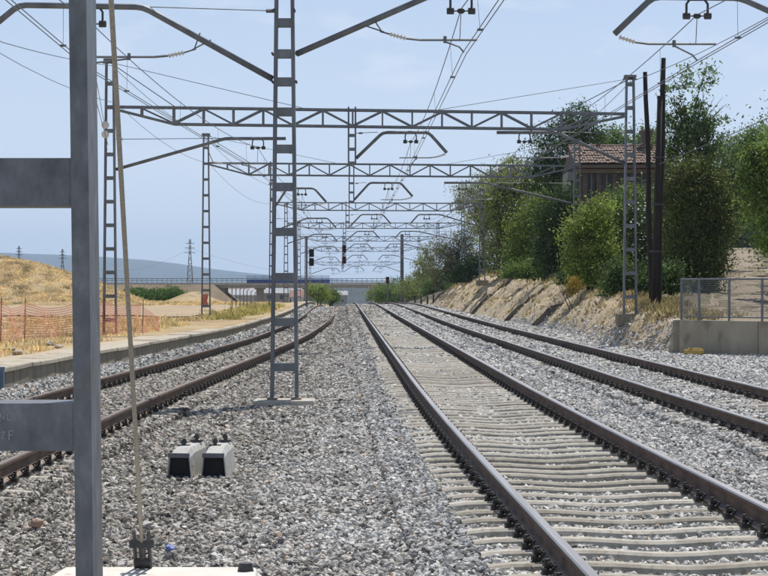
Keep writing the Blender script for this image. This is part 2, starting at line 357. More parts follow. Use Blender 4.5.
hill('valley_scrub', [(-300, 289), (150, 288), (260, 287.5), (330, 286.5), (380, 287), (450, 286), (700, 284), (1000, 284)], 1500, 350, (.022, .03, .03))

# ------------------------------------------------------------------ railway tracks
GA = .87
RPROF = [(-.075, -.172), (.075, -.172), (.075, -.16), (.02, -.145), (.010, -.13), (.010, -.055), (.034, -.038), (.036, -.012), (.028, 0), (-.028, 0), (-.036, -.012), (-.034, -.038), (-.010, -.055), (-.010, -.13), (-.02, -.145), (-.075, -.16)]
def rail_mesh(t, side, head):
    ys = np.concatenate([np.arange(-3, 70, .75), np.arange(70, 440, 2.0)])
    m = MB(); m.sweep(RPROF, [(tx(t, y) + side * GA, y, tz(t, y)) for y in ys])
    o_ = m.build('rail', [RUST, head, RUSTF], None, False)
    me = o_.data; n = len(RPROF); idx = []
    for f in me.polygons:
        k = f.vertices[0] % n if len(f.vertices) == 4 else -1
        idx.append(1 if k in (8, 9) else (2 if k in (2, 14) else 0))
    me.polygons.foreach_set('material_index', idx); return o_
def sleeper_mesh():
    xs = [-1.3, -1.25] + list(np.linspace(-1.15, 1.15, 15)) + [1.25, 1.3]
    zs = [-.18 - .028 * (.5 + .5 * math.cos(math.pi * min(1, abs(x) / .62))) - .022 * max(0, (abs(x) - 1.08) / .22) ** 1.5 for x in xs]
    ht = [.062 + .012 * min(1, abs(x) / .6) for x in xs]
    V = []; n = len(xs)
    for x, z, h in zip(xs, zs, ht): V += [(x, -h - .075, z - .16), (x, -h - .008, z - .018), (x, -h + .02, z), (x, h - .02, z), (x, h + .008, z - .018), (x, h + .075, z - .16)]
    Fq = []
    for i in range(n - 1):
        for k in range(5): Fq.append((i * 6 + k, (i + 1) * 6 + k, (i + 1) * 6 + k + 1, i * 6 + k + 1)[::-1])
    Fq += [tuple(range(6)), tuple(range((n - 1) * 6 + 5, (n - 1) * 6 - 1, -1))]
    m = MB(); m.add(V, Fq); return m.mesh('sleeper', SLEEP)
def sleeper_tone():
    nt_ = SLEEP.node_tree; b_ = nt_.nodes['Principled BSDF']; src = b_.inputs['Base Color'].links[0].from_socket
    oi_ = nt_.nodes.new('ShaderNodeObjectInfo'); r_ = ramp(nt_.nodes, [(0, (.66, .64, .6)), (.3, (.86, .85, .83)), (1, (1.0, 1.0, .99))]); nt_.links.new(oi_.outputs['Random'], r_.inputs[0])
    m_ = nt_.nodes.new('ShaderNodeMixRGB'); m_.blend_type = 'MULTIPLY'; m_.inputs[0].default_value = 1; nt_.links.new(src, m_.inputs[1]); nt_.links.new(r_.outputs[0], m_.inputs[2]); nt_.links.new(m_.outputs[0], b_.inputs['Base Color'])
sleeper_tone()
SLM = sleeper_mesh()
def clip_into(m, x, y, z, s):      # spring clip, shoulder and bolt beside the rail foot; s = outward side
    m.box((x + s * .105, y, z + .006), (.045, .09, .03))
    m.box((x + s * .128, y, z + .01), (.025, .11, .04))
    m.tube([(x + s * .085, y - .05, z + .02), (x + s * .06, y - .055, z + .045), (x + s * .10, y - .05, z + .062), (x + s * .10, y + .05, z + .062), (x + s * .06, y + .055, z + .045), (x + s * .085, y + .05, z + .02)], .012, 5)
    m.tube([(x + s * .11, y, z + .02), (x + s * .11, y, z + .085)], .019, 6)
cm = MB(); clip_into(cm, 0, 0, 0, 1); CLM = cm.mesh('rail_clip', CLIP)
cm = MB(); clip_into(cm, 0, 0, 0, -1); CLM2 = cm.mesh('rail_clip', CLIP)
sleep_pos = {}
def track(t, label, head, n_sl, n_clip, y0=8.2, dz=0.0, jitter=.0):
    root = empty('railway_track', (tx(t, 10), 10, 0)); tag(root, label, 'railway track', 'parallel railway tracks')
    def adopt(o, par):
        o.parent = par; o.matrix_parent_inverse = mw(par).inverted(); return o
    for s in (-1, 1):
        rr = adopt(rail_mesh(t, s, head), root)
    ypos = [y0 + .6 * i for i in range(n_sl)]; sleep_pos[t] = []
    rot0 = lambda y: math.atan2(tx(t, y - .5) - tx(t, y + .5), 1.0)
    for i, y in enumerate(ypos):
        o = bpy.data.objects.new('sleeper', SLM); link(o)
        o.location = (tx(t, y) + random.uniform(-.012, .012), y + random.uniform(-.012, .012), tz(t, y) + dz + random.uniform(-.006, .004)); o.rotation_euler.z = rot0(y) + random.uniform(-.003, .003)
        adopt(o, root); o.location = o.location
        sleep_pos[t].append(y)
        if i < n_clip:
            for s in (-1, 1):
                for q in (-1, 1):
                    c = bpy.data.objects.new('rail_clip', CLM if q > 0 else CLM2); link(c)
                    c.location = (tx(t, y) + s * GA, y, tz(t, y) - .172); c.rotation_euler.z = rot0(y)
                    c.parent = o; c.matrix_parent_inverse = mw(o).inverted()
    m = MB()
    for y in [yy for i, yy in enumerate(ypos) if i >= n_clip and yy < 130]:
        for s in (-1, 1):
            for q in (-1, 1):
                x = tx(t, y) + s * GA; z = tz(t, y) - .172
                m.box((x + q * .11, y, z + .03), (.09, .12, .06)); m.box((x + q * .11, y, z + .07), (.035, .035, .05))
    o = m.build('rail_clips', CLIP, root); tag(o, kind='stuff')
    m = MB(); ye = ypos[-1] + .6
    while ye < 300:
        m.box((tx(t, ye), ye, tz(t, ye) - .26 + dz), (2.6, .24, .16)); ye += .6
    o = m.build('sleepers', SLEEP, root); tag(o, kind='stuff')
    return root
track(2, 'main line with shiny rails on fully exposed pale concrete sleepers', STEEL, 300, 74)
track(3, 'railway track running along the foot of the eroded sandy embankment', STEEL, 190, 30, 14, -.012)
track(1, 'curving rusty track beside the low concrete platform wall', OLDRAIL, 190, 30, 14, -.012)

# ------------------------------------------------------------------ ballast stones (uncountable: geometry-node instances)
def stone_tree(MT=None):
    MT = MT or STONE
    ng = bpy.data.node_groups.new('stones', 'GeometryNodeTree')
    ng.interface.new_socket('Geometry', in_out='INPUT', socket_type='NodeSocketGeometry'); ng.interface.new_socket('Geometry', in_out='OUTPUT', socket_type='NodeSocketGeometry')
    n = ng.nodes; l = ng.links; gi = n.new('NodeGroupInput'); go = n.new('NodeGroupOutput')
    join = n.new('GeometryNodeGeometryToInstance')
    for i in range(9):
        ic = n.new('GeometryNodeMeshIcoSphere'); ic.inputs['Radius'].default_value = 1; ic.inputs['Subdivisions'].default_value = 1
        sp = n.new('GeometryNodeSetPosition'); nz = n.new('ShaderNodeTexNoise'); nz.noise_dimensions = '4D'
        nz.inputs['W'].default_value = i * 7.3; nz.inputs['Scale'].default_value = .9; nz.inputs['Detail'].default_value = 3
        sub = n.new('ShaderNodeVectorMath'); sub.operation = 'SUBTRACT'; sub.inputs[1].default_value = (.5, .5, .5)
        sc = n.new('ShaderNodeVectorMath'); sc.operation = 'SCALE'; sc.inputs['Scale'].default_value = 2.6
        l.new(nz.outputs['Color'], sub.inputs[0]); l.new(sub.outputs[0], sc.inputs[0]); l.new(sc.outputs[0], sp.inputs['Offset'])
        l.new(ic.outputs['Mesh'], sp.inputs['Geometry'])
        tr = n.new('GeometryNodeTransform'); tr.inputs['Scale'].default_value = (1.15, .85, .62 + .05 * (i % 3))
        l.new(sp.outputs[0], tr.inputs[0])
        sm = n.new('GeometryNodeSetMaterial'); sm.inputs['Material'].default_value = MT; l.new(tr.outputs[0], sm.inputs[0])
        ss = n.new('GeometryNodeSetShadeSmooth'); ss.inputs['Shade Smooth'].default_value = False; l.new(sm.outputs[0], ss.inputs[0])
        l.new(ss.outputs[0], join.inputs[0])
    iop = n.new('GeometryNodeInstanceOnPoints'); iop.inputs['Pick Instance'].default_value = True
    a1 = n.new('GeometryNodeInputNamedAttribute'); a1.data_type = 'FLOAT_VECTOR'; a1.inputs[0].default_value = 'rot'
    a2 = n.new('GeometryNodeInputNamedAttribute'); a2.data_type = 'FLOAT'; a2.inputs[0].default_value = 'scl'
    a3 = n.new('GeometryNodeInputNamedAttribute'); a3.data_type = 'INT'; a3.inputs[0].default_value = 'pick'
    e2r = n.new('FunctionNodeEulerToRotation'); l.new(a1.outputs['Attribute'], e2r.inputs[0])
    l.new(gi.outputs[0], iop.inputs['Points']); l.new(join.outputs[0], iop.inputs['Instance'])
    l.new(e2r.outputs[0], iop.inputs['Rotation']); l.new(a2.outputs['Attribute'], iop.inputs['Scale']); l.new(a3.outputs['Attribute'], iop.inputs['Instance Index'])
    l.new(iop.outputs[0], go.inputs[0]); return ng
NG = stone_tree()
def stones(name, P, scl, label, ng=None):
    n = len(P); me = bpy.data.meshes.new(name); me.vertices.add(n); me.vertices.foreach_set('co', P.astype(np.float32).ravel())
    a = me.attributes.new('rot', 'FLOAT_VECTOR', 'POINT')
    rot = np.stack([rng.uniform(-.7, .7, n), rng.uniform(-.7, .7, n), rng.uniform(0, 6.28, n)], 1); a.data.foreach_set('vector', rot.astype(np.float32).ravel())
    a = me.attributes.new('scl', 'FLOAT', 'POINT'); a.data.foreach_set('value', scl.astype(np.float32))
    a = me.attributes.new('pick', 'INT', 'POINT'); a.data.foreach_set('value', rng.integers(0, 9, n).astype(np.int32))
    me.materials.append(STONE)
    o = link(bpy.data.objects.new(name, me)); md = o.modifiers.new('scatter', 'NODES'); md.node_group = ng or NG
    tag(o, label, 'ballast', kind='stuff'); return o
def sample_band(y0, y1, dens):
    A = (y1 - y0) * 18; n = int(A * dens); y = rng.uniform(y0, y1, n); x = rng.uniform(-8, 10, n)
    half = .192 * y * 1.12 + .9
    k = (np.abs(x) < half) & (x > wallx(y) + .03) & (x < footx(y) + .75); x, y = x[k], y[k]
    ok = np.ones(len(x), bool); z = bedz(x, y)
    for t, near in ((2, 1), (3, 0), (1, 0)):
        xc = np.interp(y, YY, TX[t]); zc = np.interp(y, YY, TZ[t]); d = np.abs(x - xc)
        ph_ = (y - (8.2 if t == 2 else 14)) / .6; ok &= (np.abs(d - GA) > .11) | ((np.abs(ph_ - np.round(ph_)) * .6 > .14) & (np.abs(d - GA) > .06))                                     # keep rails and clips free
        ph = (y - (8.2 if t == 2 else 14)) / .6; fr = np.abs(ph - np.round(ph)) * .6
        inb = d < 1.32
        if t == 2:
            ok &= ~(inb & (fr < .105) & (rng.random(len(x)) > .05 + .22 * (d < .45) * np.clip(wob(x, y, .35) + .6, 0, 1)))    # sleeper tops swept nearly clean
            z = np.where(inb, zc - .245 - .02 * (d < .4), z)
            sh = (d >= 1.32) & (d < 1.75); z = np.where(sh, zc - .225, z)
        else:
            ok &= ~(inb & (fr < .13) & (rng.random(len(x)) > (.3 if t == 3 else .45)))
            z = np.where(inb, zc - .222, z)
    x, y, z = x[ok], y[ok], z[ok]
    z = z + .03 * wob(x, y, 1.3) * .6 + rng.uniform(-.018, .022, len(x))
    return np.stack([x, y, z], 1)
parts = []; sc = []
for y0, y1, dens, s in ((9.3, 16, 1500, .019), (16, 26, 1050, .0215), (26, 42, 620, .027), (42, 68, 300, .036), (68, 110, 130, .05), (110, 190, 45, .075)):
    P = sample_band(y0, y1, dens); parts.append(P); sc.append(s * np.minimum(rng.lognormal(0, .34, len(P)), 1.75))
stones('ballast_stones', np.concatenate(parts), np.concatenate(sc), 'loose grey crushed stone ballast around the tracks')
# gravel spilled up to the foot of the wall and slope
n = 11000; y = rng.uniform(54, 100, n); d = np.abs(rng.normal(0, .42, n)) - .2; x = footx(y) + d * np.interp(y, [44, 53, 60, 100], [.6, 1.0, 1.0, .35])
k = ~((y < 56) & (x > 8.0)); x, y = x[k], y[k]
P = np.stack([x, y, np.maximum(bankz(x, y), bedz(x, y)) + .01], 1); stones('gravel_spill', P, .032 * rng.lognormal(0, .35, len(P)), 'grey gravel spilled on the foot of the sandy slope')
n = 6000; y = 57 + 125 * rng.random(n) ** 1.4; t_ = rng.random(n); x = footx(y) + bw(y) * t_ * 1.1
P = np.stack([x, y, bankz(x, y)], 1); stones('slope_clods', P, .013 * rng.lognormal(0, .6, n) * (1 + y / 120), 'crumbled sandy clods lying on the eroded slope', stone_tree(SAND))
# ------------------------------------------------------------------ loose odd stones on the ballast
def rock(name, loc, size, mat, label, cat, group=None, seed=0):
    bm = bmesh.new(); bmesh.ops.create_icosphere(bm, subdivisions=2, radius=1); rr = random.Random(seed)
    ph = [rr.uniform(0, 6) for _ in range(6)]
    for v in bm.verts:
        c = v.co; k = 1 + .22 * math.sin(2.1 * c.x + ph[0]) * math.cos(2.6 * c.y + ph[1]) + .16 * math.sin(3.9 * c.z + ph[2] + c.x * 2) + rr.uniform(-.06, .06)
        v.co = Vector((c.x * size[0], c.y * size[1], c.z * size[2])) * k
    me = bpy.data.meshes.new(name); bm.to_mesh(me); bm.free(); me.materials.append(mat)
    o = link(bpy.data.objects.new(name, me)); o.location = loc; o.rotation_euler.z = rr.uniform(0, 6); tag(o, label, cat, group); return o
TANROCK = surf('tan_rock', [(.3, (.36, .3, .22)), (.7, (.52, .45, .35))], 12, .9, .4, 40)
REDROCK = surf('reddish_rock', [(.3, (.34, .22, .15)), (.7, (.45, .32, .23))], 14, .9, .4, 40)
p = px(364, 397, 32.5); rock('flat_stone', (p.x, 32.9, -.24), (.17, .17, .07), TANROCK, 'flat tan stone lying on the ballast to the right of the central mast foundation', 'stone', seed=3)
rock('reddish_stone', (pxx(36, 15.6), 15.6, -.25), (.06, .05, .035), REDROCK, 'reddish stone on the dark ballast beside the curving rusty track', 'stone', seed=5)
rock('blue_stone', (pxx(170, 14.1), 14.1, -.245), (.04, .035, .025), surf('blue_scrap', [(.3, (.06, .1, .3)), (.7, (.12, .18, .42))], 20, .6, 0), 'small blue scrap lying among the ballast stones', 'scrap', seed=6)

# ------------------------------------------------------------------ platform edge wall
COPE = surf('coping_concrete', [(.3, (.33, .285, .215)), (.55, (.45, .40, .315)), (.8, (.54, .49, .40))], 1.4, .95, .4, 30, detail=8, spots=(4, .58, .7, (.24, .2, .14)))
plat = empty('platform_wall', (float(wallx(40)), 40, -.3)); tag(plat, 'low weathered concrete platform wall along the curving rusty track', 'wall')
ya = 26.0; k = 0
while ya < 230:
    L = 2.4 if ya < 120 else 8.0
    ys = np.linspace(ya + .012, ya + L - .012, 3 if L < 3 else 5)
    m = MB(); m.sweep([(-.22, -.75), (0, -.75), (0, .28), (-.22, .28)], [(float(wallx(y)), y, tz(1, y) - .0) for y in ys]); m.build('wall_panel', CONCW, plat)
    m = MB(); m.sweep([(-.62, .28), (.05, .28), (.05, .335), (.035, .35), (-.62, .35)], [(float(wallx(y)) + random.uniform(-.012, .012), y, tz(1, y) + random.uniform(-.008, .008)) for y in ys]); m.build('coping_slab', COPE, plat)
    ya += L
# strip of paved edge behind the coping
ysx = np.arange(24, 232, 2.0)
grid('platform_edge', lambda y: float(wallx(y)) - np.array([2.1, 1.7, 1.3, .9, .63]), ysx, 5, lambda x, y: np.interp(y, YY, Z1) + .315 + .02 * wob(x, y, 1.1) - .30 * sstep(1.2, 2.1, wallx(y) - x), surf('worn_edge', [(.3, (.36, .28, .18)), (.55, (.46, .38, .27)), (.8, (.54, .47, .37))], 1.2, .95, .4, 10, detail=8))
# blue-grey marker at the platform end
m = MB(); e = Vector((-5.80, 30.3, 0)); mk = empty('marker_post', (e.x, e.y, -.2)); tag(mk, 'short blue grey steel post at the near end of the platform wall', 'post')
BLUEP = surf('blue_paint', [(.3, (.10, .15, .22)), (.7, (.16, .22, .31))], 9, .6, .1)
m.box((e.x, e.y, .08), (.085, .085, .52)); m.build('post_shaft', BLUEP, mk); m = MB(); m.box((e.x, e.y, .355), (.1, .1, .03)); m.build('post_cap', BLUEP, mk)

# ------------------------------------------------------------------ lattice masts
def leg_pts(xc, y, z0, z1, w0, w1, s, lw, dp):
    # C channel leg, flange outwards; s = -1 / +1
    P = []
    for z, w in ((z0, w0), (z1, w1)):
        xo = xc + s * w / 2; xi = xo - s * lw
        t = .012
        pr = [(xo, y - dp / 2), (xi, y - dp / 2), (xi, y - dp / 2 + t), (xo - s * t, y - dp / 2 + t), (xo - s * t, y + dp / 2 - t), (xi, y + dp / 2 - t), (xi, y + dp / 2), (xo, y + dp / 2)]
        P += [(a, b, z) for a, b in pr]
    n = 8; Fq = [(k, (k + 1) % n, n + (k + 1) % n, n + k) for k in range(n)] + [tuple(range(n - 1, -1, -1)), tuple(range(n, 2 * n))]
    if s > 0: Fq = [f[::-1] for f in Fq]
    return P, Fq
def lattice(par, xc, y, z0, z1, w0, w1, zs, mat, bh=.125, lw=.055, dp=.2, sep=True, as_mast=False):
    """two channel legs with battens front and back. as_mast: legs joined as part 'mast' with battens below it."""
    wz = lambda z: w0 + (w1 - w0) * (z - z0) / (z1 - z0)
    if as_mast:
        m = MB()
        for s in (-1, 1): m.add(*leg_pts(xc, y, z0, z1, w0, w1, s, lw, dp))
        host = m.build(as_mast, mat, par); fix_normals(host)
    else:
        host = par
        for s in (-1, 1):
            m = MB(); m.add(*leg_pts(xc, y, z0, z1, w0, w1, s, lw, dp)); o = m.build('leg', mat, par); fix_normals(o)
    jm = MB()
    for z in zs:
        w = wz(z) - 2 * lw + .004
        if sep:
            m = MB(); m.box((xc, y, z), (w, dp - .01, bh)); o = m.build('batten', mat, host)
        else: jm.box((xc, y, z), (w, dp - .01, bh))
    if not sep: jm.build('batten_set', mat, host)
    return host
def bolts(par, xc, y, z, w, mat=DARKM):
    m = MB()
    for dx in (-w / 2 + .02, w / 2 - .02):
        m.tube([(xc + dx, y - .13, z), (xc + dx, y + .13, z)], .018, 6)
    m.build('bracket_bolts', mat, par)

def insulator(name, a, b, par, mat=None, r=.05, n=5, core=DARKM):
    a = Vector(a); b = Vector(b); m = MB(); pts = []; rs = []
    pts += [a]; rs += [.02]
    for i in range(n):
        for f, q in ((.15, .022), (.35, r), (.5, r * .95), (.6, .022)):
            pts.append(a.lerp(b, (i + f) / n)); rs.append(q)
    pts.append(b); rs.append(.02)
    m.tube(pts, rs, 8); return m.build(name, mat or INSUL, par)

def cantilever(par, o, s, path, fx, fz, reg, cw, r=.05, mat=None, detail=True):
    """o: (x,y) of the root; path: list of (dx,z) along the arm; fx,fz: hanger frame; reg: (x_ins,z_ins,x_end,z_reg); cw: contact wire (x,z)."""
    mat = mat or GALV; x0, y = o
    m = MB(); pts = [(x0 + s * dx, y, z) for dx, z in path]
    P = []
    for i, p in enumerate(pts):           # slightly rounded bends
        p = Vector(p)
        if 0 < i < len(pts) - 1:
            a = Vector(pts[i - 1]); b = Vector(pts[i + 1])
            P += [p + (a - p).normalized() * .12, p + (a - p).normalized() * .03 + (b - p).normalized() * .03, p + (b - p).normalized() * .12]
        else: P.append(p)
    m.tube(P, r, 8 if detail else 5)
    c = m.build('cantilever', mat, par, True)
    # hanger frame with two small insulators and the messenger clamp
    m = MB(); w = .17; h = .24
    m.tube([(fx - w + .05, y, fz + .02), (fx - w, y, fz - .05), (fx - w, y, fz - h)], .02, 6); m.tube([(fx + w - .05, y, fz + .02), (fx + w, y, fz - .05), (fx + w, y, fz - h)], .02, 6)
    m.tube([(fx - w + .05, y, fz + .02), (fx + w - .05, y, fz + .02)], .02, 6); m.tube([(fx - w - .02, y, fz - h), (fx + w + .02, y, fz - h)], .012, 6)
    m.build('hanger_frame', DARKM, c)
    for q in (-1, 1):
        m = MB()
        m.tube([(fx + q * w - .06, y, fz - h), (fx + q * w - .055, y, fz - h), (fx + q * w + .055, y, fz - h), (fx + q * w + .06, y, fz - h)], [.03, .055, .055, .03], 8); m.build('hanger_insulator', DARKM, c)
    m = MB(); m.tube([(fx - .06, y, fz - h), (fx - .03, y, fz - h), (fx + .03, y, fz - h), (fx + .06, y, fz - h)], [.02, .045, .045, .02], 8); m.build('messenger_clamp', DARKM, c)
    # registration tube with its insulator
    xi, zi, xe, zr = reg; d = 1 if xe > xi else -1
    a = Vector((xi, y, zi)); b = a + Vector((d * .26, 0, (zr - zi) * .75))
    insulator('insulator', a, b, c, r=.045)
    m = MB(); m.tube([b, (b.x + d * .22, y, zr), (xe, y, zr)], .019, 6); xk = b.x + d * .62
    m.tube([(xk, y, zr - .05), (xk, y, zr + .06)], .028, 6)
    m.build('registration_tube', mat, c)
    m = MB(); m.tube([(xk, y, zr - .03), (cw[0] - d * .08, y, cw[1] + .10), (cw[0], y, cw[1] + .01)], .014, 6); m.build('steady_arm', mat, c)
    m = MB(); m.tube([(fx, y, fz - h), (fx - .02, y, zr)], .007, 5); m.build('support_rope', WIRE, c)
    return c

SUP = {1: [], 2: [], 3: []}      # per track: (Y, messenger point, contact point)

# foreground mast
GALVN = surf('mottled_galvanised_steel', [(.28, (.095, .103, .112)), (.42, (.135, .145, .155)), (.55, (.165, .176, .187)), (.75, (.25, .262, .272))], 16, .5, .12, 70, .35, (1, 1, .55), detail=9, spots=(7, .6, .74, (.13, .115, .1)))
mA = empty('lattice_mast', (-1.074, 6.0, -.25)); tag(mA, 'big galvanised lattice mast with chalk marks on its batten, anchored by the guy cable', 'mast', 'lattice catenary masts')
zA = [pz(v, 6) for v in (-544, -302, -60, 183.5, 425, 667)]
lattice(mA, -1.074, 6.0, -.25, 7.6, .456, .27, zA, GALVN, bh=.141, lw=.052, dp=.2)
for zz_ in zA:
    w_ = .456 + (.27 - .456) * (zz_ + .25) / 7.85
    for s_ in (-1, 1):
        m = MB(); xw = -1.074 + s_ * (w_ / 2 - .052); zw = np.linspace(zz_ - .07, zz_ + .07, 12)
        m.tube([(xw + random.uniform(-.001, .001), 6.0 - .0965, z_) for z_ in zw], [.003 + .0012 * (k_ % 2) for k_ in range(12)], 5); m.build('weld_seam', GALVN, mA)
def stroke(par, pts, r, mat):
    m = MB()
    for a, b in zip(pts[:-1], pts[1:]):
        a = Vector(a); b = Vector(b); m.beam(a, b, r, .002, up=(0, -1, 0))
    return m
CHALK = surf('chalk', [(.3, (.3, .31, .33)), (.7, (.5, .5, .52))], 200, .95, 0)
yb = 6.0 - .1 + .004
m = MB()
for pts in ([(0, 421), (0, 413), (4, 420), (4.5, 412)], [(11, 413), (7.5, 414), (7, 419), (11, 420.5)], [(1, 433), (4, 431), (4, 434), (1, 438), (5, 438.5)], [(9, 440), (9, 431), (13.5, 430.5)], [(9, 435), (12.5, 435)]):
    P = [px(u, v, yb) for u, v in pts]
    for a, b in zip(P[:-1], P[1:]): m.beam(a, b, .0022, .002)
m.build('chalk_scribble', CHALK, mA)

# guy cable with its anchor
aX = pxx(142, 12.4); gl = empty('guy_cable', (aX, 12.4, -.14)); tag(gl, 'thick weathered guy cable running from its concrete anchor up to the foreground mast', 'cable')
Ab = px(142, 548, 12.35); T = Vector((-1.10, 6.12, 7.2))
# solve so that the cable passes photo pixel (105,0): direction to the mast head
m = MB(); m.tube([Ab, Ab.lerp(T, .5), T], .0135, 10); m.build('cable_strand', ROPE, gl, True)
m = MB(); up = (T - Ab).normalized()
for q in (-1, 1):
    sx = Vector((q * .045, 0, 0)); m.tube([Ab + sx + up * .16, Ab + sx - up * .02], .011, 8)
    for k in (.02, .06): m.tube([Ab + sx + up * k - Vector((0, 0, .012)), Ab + sx + up * k + Vector((0, 0, .012))], .024, 6)
    m.tube([Ab + sx + up * .08, Ab + sx - up * .22], .012, 8)
m.box(Ab + up * .04, (.15, .05, .045)); m.build('turnbuckle', DARKM, gl)
m = MB(); m.tube([Ab + up * .02, Ab - up * .22], .02, 8); m.tube([Ab - up * .12 - Vector((.05, 0, 0)), Ab - up * .12 + Vector((.05, 0, 0))], .03, 8); m.box(Ab - up * .2, (.07, .03, .1)); m.build('anchor_eye', DARKM, gl)
m = MB(); x0 = pxx(62, 12.5); x1 = pxx(257, 12.5)
ztop = pz(566.5, 12.55)
m.add([(x0 - .07, 11.45, -.6), (x1 + .05, 11.45, -.6), (x1, 12.55, -.6), (x0, 12.55, -.6), (x0 - .07, 11.45, ztop), (x1 + .05, 11.45, ztop), (x1, 12.55, ztop), (x0, 12.55, ztop)], [(0, 3, 2, 1), (4, 5, 6, 7), (0, 1, 5, 4), (1, 2, 6, 5), (2, 3, 7, 6), (3, 0, 4, 7)])
blk = m.build('anchor_block', CONCP); bevel(blk, .03, 2); tag(blk, 'pale concrete anchor block with bolted lug under the guy cable', 'concrete block')
m = MB(); q = px(245, 574, 12.3); m.tube([(q.x, 12.35, ztop - .02), (q.x, 12.35, ztop + .05)], [.055, .04], 10); m.build('bolt_head', DARKM, blk)

# central mast with two cantilevers
YB = 32.0; xB = pxx(284.5, YB); mB = empty('lattice_mast', (xB, YB, -.3))
tag(mB, 'lattice mast between the tracks on a flat concrete foundation, carrying two cantilevers', 'mast', 'lattice catenary masts')
zb = [pz(v, YB) for v in (367, 322, 277, 232, 187, 149, 112, 82, 54, 23, -8, -40)]
lattice(mB, xB, YB, -.3, 7.4, .455, .285, zb, GALV, bh=.13, lw=.056, dp=.2)
for v in (54, 82): bolts(mB, xB, YB, pz(v, YB), .42)
for v in (10.5,): bolts(mB, xB, YB, pz(v, YB), .36)
m = MB(); m.box((xB, YB, -.33), (.98, .72, .22)); fb = m.build('foundation', CONC, mB); bevel(fb, .025, 2)
m = MB()
for s in (-1, 1): m.box((xB + s * .19, YB, -.205), (.16, .34, .03))
m.build('base_plate', RUSTF, mB)
# right arm (main line)
xr = xB + .19; xt = tx(2, YB); fzB = pz(-10, YB)
cantilever(mB, (xr, YB), 1, [(0, pz(54, YB)), (pxx(434, YB) - xr, pz(-6, YB)), (pxx(505, YB) - xr, pz(-9, YB))], pxx(461, YB), pz(-4, YB) + .0, (pxx(390, YB), pz(34, YB), pxx(477, YB), pz(40, YB)), (pxx(464, YB), pz(53, YB)))
m = MB(); m.tube([px(366, 26, YB), px(384, 32, YB)], .012, 5); m.tube([px(374, 20, YB), px(382, 32, YB)], .012, 5); m.tube([px(380, 31.5, YB), px(391, 34.5, YB)], .014, 5); m.build('arm_bracket', GALV, mB)
SUP[2].append((YB, Vector((pxx(461, YB), YB, pz(9, YB))), Vector((pxx(464, YB), YB, pz(54, YB)))))
xl = xB - .19
cantilever(mB, (xl, YB), -1, [(0, pz(79, YB)), (xl - pxx(143, YB), pz(7, YB)), (xl - pxx(19, YB), pz(5, YB)), (xl - pxx(-28, YB), pz(44, YB))], pxx(92, YB), pz(9, YB), (pxx(184, YB), pz(52.5, YB), pxx(70, YB), pz(57, YB)), (pxx(91, YB), pz(69, YB)))
m = MB(); m.tube([px(211, 40, YB), px(192, 50, YB)], .012, 5); m.tube([px(200, 33, YB), px(194, 50, YB)], .012, 5); m.tube([px(196, 49, YB), px(183, 53, YB)], .014, 5); m.build('arm_bracket', GALV, mB)
SUP[1].append((YB, Vector((pxx(92, YB), YB, pz(24, YB))), Vector((pxx(91, YB), YB, pz(70, YB)))))
# small stay wires of the central mast
m = MB(); m.tube([px(276, 11, YB), px(150, 7, YB)], .008, 5); m.tube([px(275, 11, YB), px(266, 11, YB)], .03, 6); m.build('stay_wire', WIRE, mB)
# cantilever from the mast right of the frame
YC = 32.0; xC = 8.3; mC = empty('lattice_mast', (xC, YC, -.2)); tag(mC, 'lattice mast at the right whose arm reaches left over the embankment track', 'mast', 'lattice catenary masts')
lattice(mC, xC, YC, -.3, 7.4, .455, .285, np.arange(.4, 7.2, .72), GALV, bh=.13, lw=.056, dp=.2)
m = MB(); m.box((xC, YC, -.33), (.98, .72, .3)); m.build('foundation', CONC, mC)
s0 = xC - .19
cantilever(mC, (s0, YC), -1, [(0, pz(66, YC)), (s0 - pxx(740, YC), pz(-2, YC)), (s0 - pxx(653, YC), pz(-3, YC)), (s0 - pxx(614.5, YC), pz(34, YC))], pxx(697, YC), pz(1, YC), (pxx(619, YC), pz(37, YC), pxx(716, YC), pz(44, YC)), (pxx(697, YC), pz(61, YC)))
SUP[3].append((YC, Vector((pxx(697, YC), YC, pz(15, YC))), Vector((pxx(697, YC), YC, pz(62, YC)))))

